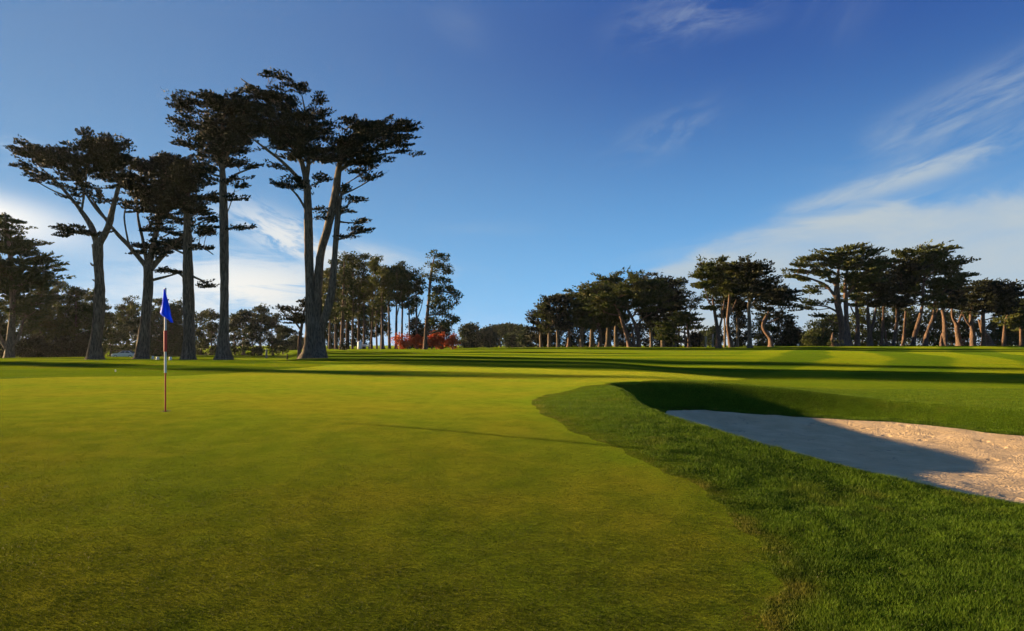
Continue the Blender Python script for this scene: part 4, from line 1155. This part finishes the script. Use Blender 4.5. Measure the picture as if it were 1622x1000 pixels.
def flagstick():
    x, y = -549 / F * 12.0, 12.0
    x, y = hit(262, 652)
    z = Hs(x, y)
    k = y / F
    hpx = lambda p: (652 - p) * k
    root = empty('golf_flag', (x, y, z), 'blue flag on a red and white banded flagstick standing in the hole', 'flag')
    red = simple_mat('red_pole_paint', (.55, .025, .018), .35, .4)
    white = simple_mat('white_pole_paint', (.68, .68, .64), .35, .4)
    r1, r2 = .0125, .0205
    segs = [('pole_section', 652 , 591, r1, r1, red), ('pole_section', 591, 557.5, r2, r2 * .95, white), ('pole_section', 557.5, 524, r2 * 1.3, r2 * 1.3, red), ('pole_section', 524, 459, r2 * .95, r2 * .8, white)]
    for nm, a, b, ra, rb, m in segs:
        za, zb = hpx(a) - (.1 if a == 652 else 0), hpx(b)
        o = lathe(nm, [(0, za), (ra, za), (ra, za + .004), (rb, zb - .004), (rb, zb), (0, zb)], 16, m, root)
        o['label'] = ('red' if m is red else 'white') + ' painted band of the flagstick'
    lathe('pole_cap', [(0, hpx(459) - .002), (.02, hpx(459)), (.022, hpx(459) + .012), (.012, hpx(459) + .028), (0, hpx(459) + .032)], 12, white, root)
    # limp triangular flag: pinned along the pole, the free corner sagging to the right
    cloth = simple_mat('blue_flag_cloth', (.016, .14, .95), .6, .2, nscale=8, namt=.2)
    m, t, p, out = bpy.data.materials['blue_flag_cloth'], None, None, None
    nt = NT(m.node_tree); pr = [n for n in m.node_tree.nodes if n.type == 'BSDF_PRINCIPLED'][0]; on = [n for n in m.node_tree.nodes if n.type == 'OUTPUT_MATERIAL'][0]
    tr = nt.new('ShaderNodeBsdfTranslucent'); tr.inputs[0].default_value = (.02, .20, 1.0, 1)
    mx = nt.new('ShaderNodeMixShader'); mx.inputs[0].default_value = .6
    nt.l.new(pr.outputs[0], mx.inputs[1]); nt.l.new(tr.outputs[0], mx.inputs[2]); nt.l.new(mx.outputs[0], on.inputs[0])
    # outline rows from top to bottom: left x, right x (photo pixels)
    rows = [(459, 260.5, 262.5), (466, 259.5, 264.8), (474, 258, 267), (482, 256.3, 269), (490, 254.5, 271), (496, 253, 272.3), (500, 256, 273), (504, 262, 273.8), (508, 268, 274.3), (511.5, 273, 274.3)]
    q = catmull(rows, 4, False); nu = 21
    V = []
    for i, (py, xl, xr) in enumerate(q):
        g = i / (len(q) - 1)
        for j in range(nu):
            f = j / (nu - 1)
            X = (xl + (xr - xl) * f - 262) * k
            D = (.045 * math.sin(f * 2 * math.pi * 1.35 + .7 + g * 1.2) * min(1, g * 1.6) + .012 * math.sin(f * 11 + g * 5) - .01)
            V.append((X, D - .02, hpx(py)))
    Fa = [[i * nu + j, i * nu + j + 1, (i + 1) * nu + j + 1, (i + 1) * nu + j] for i in range(len(q) - 1) for j in range(nu - 1)]
    fo = mesh_obj('flag_cloth', V, Fa, cloth, root, smooth=True)
    so = fo.modifiers.new('thickness', 'SOLIDIFY'); so.thickness = .002
    # the hole: a flat dark disc, its inner shade put into the colour
    dark = simple_mat('hole_shade', (.03, .028, .025), .8, .1)
    c = empty('golf_hole', (x, y, z), 'dark cup hole at the foot of the blue-flagged stick', 'hole')
    n_ = 28; A = np.linspace(0, 2 * np.pi, n_, endpoint=False)
    rim = np.stack([.085 * np.cos(A), .085 * np.sin(A)], 1)
    zr = H(x + rim[:, 0], y + rim[:, 1]) - z + .006
    V = np.concatenate([np.column_stack([rim, zr]), np.column_stack([rim * .9, zr - .0015]), np.column_stack([rim * .1, zr * 0 - .0 + zr.mean() - .003])])
    Fa = []
    for a in range(2):
        for i in range(n_): Fa.append([a * n_ + i, a * n_ + (i + 1) % n_, (a + 1) * n_ + (i + 1) % n_, (a + 1) * n_ + i])
    mesh_obj('cup', V, Fa, dark, c)
flagstick()

def box_bm(bm, c, s):
    import mathutils
    g = bpy.types
    vs = bmesh.ops.create_cube(bm, size=1.0)['verts']
    bmesh.ops.scale(bm, vec=s, verts=vs); bmesh.ops.translate(bm, vec=c, verts=vs)
    return vs
import bmesh
def bm_obj(name, bm, mat, parent=None, bevel=0.0):
    if bevel: bmesh.ops.bevel(bm, geom=bm.edges[:], offset=bevel, segments=2, affect='EDGES')
    me = bpy.data.meshes.new(name); bm.to_mesh(me); bm.free(); me.materials.append(mat)
    o = bpy.data.objects.new(name, me); COL.objects.link(o)
    if parent: o.parent = parent
    return o

def profile_body(name, prof, width, mat, parent, taper=None):
    """side profile (x,z) extruded in y with rounded shoulders"""
    prof = np.array(prof, float); n = len(prof)
    ys = [-.5, -.46, .46, .5]; ins = [.94, 1, 1, .94]
    c = prof.mean(0); V = []
    for yv, s_ in zip(ys, ins):
        for p in prof:
            q = c + (p - c) * s_
            wv = width * (taper(p[1]) if taper else 1)
            V.append((q[0], yv * wv, q[1]))
    bm = bmesh.new(); vs = [bm.verts.new(v) for v in V]
    for a in range(3):
        for i in range(n): bm.faces.new([vs[a * n + i], vs[a * n + (i + 1) % n], vs[(a + 1) * n + (i + 1) % n], vs[(a + 1) * n + i]])
    bm.faces.new(vs[:n]); bm.faces.new(vs[3 * n:])
    bmesh.ops.recalc_face_normals(bm, faces=bm.faces)
    return bm_obj(name, bm, mat, parent)

def car(px, Y, label, rz=0.0):
    x = (px - CX) / F * Y; z = Hs(x, Y)
    root = empty('parked_car', (x, Y, z), label, 'car')
    root.rotation_euler = (0, 0, rz)
    paint = simple_mat('silver_car_paint', (.50, .53, .50), .25, .5, .3)
    glass = simple_mat('car_glass', (.04, .05, .05), .08, .6)
    rub = simple_mat('tyre_rubber', (.02, .02, .02), .8, .2); rimm = simple_mat('wheel_metal', (.5, .5, .5), .35, .5, .8)
    body = profile_body('body', [(-2.15, .35), (-2.2, .62), (-2.1, .86), (-1.7, .95), (-.9, 1.0), (1.2, 1.0), (2.05, .92), (2.18, .7), (2.15, .35)], 1.74, paint, root)
    cab = profile_body('roof', [(-1.0, .98), (-.35, 1.42), (-.1, 1.46), (.9, 1.46), (1.1, 1.42), (1.75, .98)], 1.56, paint, root, lambda zz: 1 - (zz - .98) * .3)
    for sy in (-1, 1):
        for pr in ([(-.72, 1.04), (-.28, 1.36), (.3, 1.38), (.3, 1.04)], [(.4, 1.04), (.4, 1.38), (.95, 1.36), (1.4, 1.04)]):
            V = [(a, sy * (.78 * (1 - (b - .98) * .3) + .006), b) for a, b in pr] + [(a, sy * (.78 * (1 - (b - .98) * .3) - .02), b) for a, b in pr]
            mesh_obj('side_window', V, [[0, 1, 2, 3], [4, 5, 6, 7], [0, 1, 5, 4], [1, 2, 6, 5], [2, 3, 7, 6], [3, 0, 4, 7]], glass, root)
    for a0, a1 in (((-1.0, .98), (-.35, 1.42)), ((1.75, .98), (1.1, 1.42))):
        dx = -.02 if a0[0] < 0 else .02
        V = [(a0[0] + dx, -.68, a0[1] + .05), (a0[0] + dx, .68, a0[1] + .05), (a1[0] + dx, .58, a1[1]), (a1[0] + dx, -.58, a1[1])]
        V += [(v[0] - dx * 2, v[1], v[2] - .01) for v in V]
        mesh_obj('windscreen' if a0[0] < 0 else 'rear_window', V, [[0, 1, 2, 3], [4, 5, 6, 7], [0, 1, 5, 4], [1, 2, 6, 5], [2, 3, 7, 6], [3, 0, 4, 7]], glass, root)
    for wx in (-1.35, 1.35):
        for sy in (-1, 1):
            wobj = lathe('wheel', [(.2, -.1), (.3, -.1), (.33, -.07), (.33, .07), (.3, .1), (.2, .1)], 24, rub, root)
            wobj.location = (wx, sy * .8, .33); wobj.rotation_euler = (R(90), 0, 0)
            rm = lathe('rim', [(0, -.09), (.2, -.1), (.21, 0), (.2, .1), (0, .09)], 16, rimm, wobj)
    for sx, nm, cc in ((-1, 'headlight', (.8, .8, .75)), (1, 'tail_light', (.4, .02, .02))):
        mm = simple_mat(nm, cc, .2, .5)
        for sy in (-1, 1):
            bm = bmesh.new(); box_bm(bm, (sx * 2.12, sy * .6, .75), (.12, .3, .14)); bm_obj(nm, bm, mm, root, .02)
car(198, 129, 'silver parked car half hidden behind the mound, left of the second tall cypress', R(4))

def marker(px, py, hgt_px, w, mat, label, name='tee_marker', cat='marker', group=None, Y=None, cap=True):
    if Y is None: x, y = hit(px, py)
    else: y = Y; x = (px - CX) / F * Y
    z = Hs(x, y); h = hgt_px * y / F
    root = empty(name, (x, y, z), label, cat, group)
    lathe('post', [(0, -.1), (w, -.1), (w, h * .9), (w * .9, h * .97), (w * .5, h), (0, h)], 12, mat, root)
    if cap: lathe('base_collar', [(w, 0), (w * 1.5, 0), (w * 1.5, h * .08), (w, h * .1)], 12, mat, root)
    return root
WHT = simple_mat('white_painted_wood', (.75, .74, .70), .6, .3, nscale=20)
GRY = simple_mat('grey_wood', (.30, .29, .27), .8, .2, nscale=20)
marker(242, 569, 5, .09, WHT, 'tiny white marker left of the flagstick, nearest the second cypress', group='white tee markers')
marker(250, 570, 4.5, .12, WHT, 'tiny white marker just left of the flagstick', group='white tee markers')
marker(270, 570.5, 5, .10, WHT, 'tiny white marker just right of the flagstick', group='white tee markers')
marker(183, 589, 3.2, .022, WHT, 'small white peg on the mound at the left', name='peg')
marker(422, 0, 14, .18, GRY, 'short pale grey post standing in the dip left of the triple trunk', name='post', cat='post', Y=135)
marker(455, 0, 9, .12, simple_mat('dark_wood', (.09, .07, .05), .8, .2), 'short dark post in the dip, nearest the triple trunk', name='post', cat='post', Y=120)
marker(1118, 0, 17, .16, GRY, 'thin pale grey post left of the two-stemmed cypress, left one', name='post', cat='post', Y=130)
marker(1129, 0, 20, .15, GRY, 'thin grey post nearest the two-stemmed cypress', name='post', cat='post', Y=132)
marker(1264, 0, 4.5, .22, WHT, 'small white box marker in the gap left of the great cypress', Y=140)

def bench(px, Y, label):
    x = (px - CX) / F * Y; z = Hs(x, Y)
    root = empty('park_bench', (x, Y, z), label, 'bench'); root.rotation_euler = (0, 0, R(12))
    bm = bmesh.new(); [box_bm(bm, (0, -.15 + .15 * i, .45), (1.7, .12, .05)) for i in range(3)]; bm_obj('seat', bm, WHT, root, .01)
    bm = bmesh.new(); [box_bm(bm, (0, .28, .62 + .15 * i), (1.7, .04, .11)) for i in range(2)]; bm_obj('backrest', bm, WHT, root, .01)
    for sx in (-.7, .7):
        bm = bmesh.new(); box_bm(bm, (sx, -.15, .21), (.08, .08, .44)); box_bm(bm, (sx, .25, .4), (.08, .05, .84)); bm_obj('leg', bm, GRY, root, .01)
bench(578, 108, 'low pale bench at the foot of the pine grove')
def bin_(px, Y, label):
    x = (px - CX) / F * Y; z = Hs(x, Y)
    root = empty('litter_bin', (x, Y, z), label, 'bin')
    lathe('bin_body', [(0, 0), (.34, 0), (.38, .05), (.38, .95), (.34, 1.0)], 16, WHT, root)
    lathe('lid', [(.40, 1.0), (.40, 1.06), (.3, 1.22), (.1, 1.3), (0, 1.3)], 16, WHT, root)
bin_(570, 108, 'small white bin among the trunks of the pine grove')
for px, py, Y, top, lab in ((545, 554, 96, 544, 'small dark stump-like shrub below the bright pale trunk'), (1322, 550, 112, 528, 'broken shaggy dead stump left of the great cypress trunk')):
    if px == 545:
        build_tree('shrub', Y, (px, py + 2), [[(px, py, .8), (px, top + 4, .4)]], [(px, py - 3, 5, 4), (px - 1, top + 4, 4, 3)], lab, 'shrub', kind='bush', fol=M_CYP, bark=M_BARKP, seed=601, leaf=.22, sides=5)
    else:
        build_tree('tree_stump', Y, (px, py), [[(1321, 551, 6), (1320, 543, 4.5), (1319, 534, 2.6), (1320, 527, 1)], [(1328, 551, 3.5), (1327, 545, 2.6), (1325, 540, 1)]], [(1316, 546, 5, 3, .4), (1326, 546, 5, 3, .4)],
          lab, 'stump', kind='bush', fol=M_CYPR, bark=M_BARKR, seed=602, leaf=.25, rough=.3)

# small pale and brown bits lying in the longer grass
rnd = np.random.RandomState(77)
lx, ly = samp_rough(rnd, 260)
n = len(lx); th = rnd.uniform(0, 6.28, n); sz = rnd.uniform(.003, .008, n); lz = H(lx, ly) + .026
Q = np.empty((n, 4, 3))
for q_, (a_, b_) in enumerate(((1, 0), (0, .6), (-1, 0), (0, -.6))):
    Q[:, q_] = np.column_stack([lx + sz * (a_ * np.cos(th) - b_ * np.sin(th)), ly + sz * (a_ * np.sin(th) + b_ * np.cos(th)), lz + sz * a_ * .5])
o = mesh_obj('leaf_litter', Q.reshape(-1, 3), np.arange(n * 4).reshape(-1, 4), simple_mat('dry_bits', (.24, .20, .11), .8, .2, nscale=3, namt=.5))
o['kind'] = 'stuff'; o['label'] = 'tiny pale dry bits scattered in the grass'

# ------------------------------------------------------------------ air
HAZE = 0.00006
if HAZE:
    bm = bmesh.new(); box_bm(bm, (0, 0, 21.0), (5300, 5300, 50)); hz_m = bpy.data.materials.new('haze'); hz_m.use_nodes = True
    ht = NT(hz_m.node_tree); ht.n.clear()
    ho = ht.new('ShaderNodeOutputMaterial'); hv = ht.new('ShaderNodeVolumePrincipled')
    hv.inputs['Color'].default_value = (.92, .94, .97, 1); hv.inputs['Density'].default_value = HAZE; hv.inputs['Anisotropy'].default_value = .45
    ht.l.new(hv.outputs[0], ho.inputs['Volume'])
    hb = bm_obj('haze', bm, hz_m); hb['kind'] = 'stuff'; hb['label'] = 'thin pale haze in the air over the course'
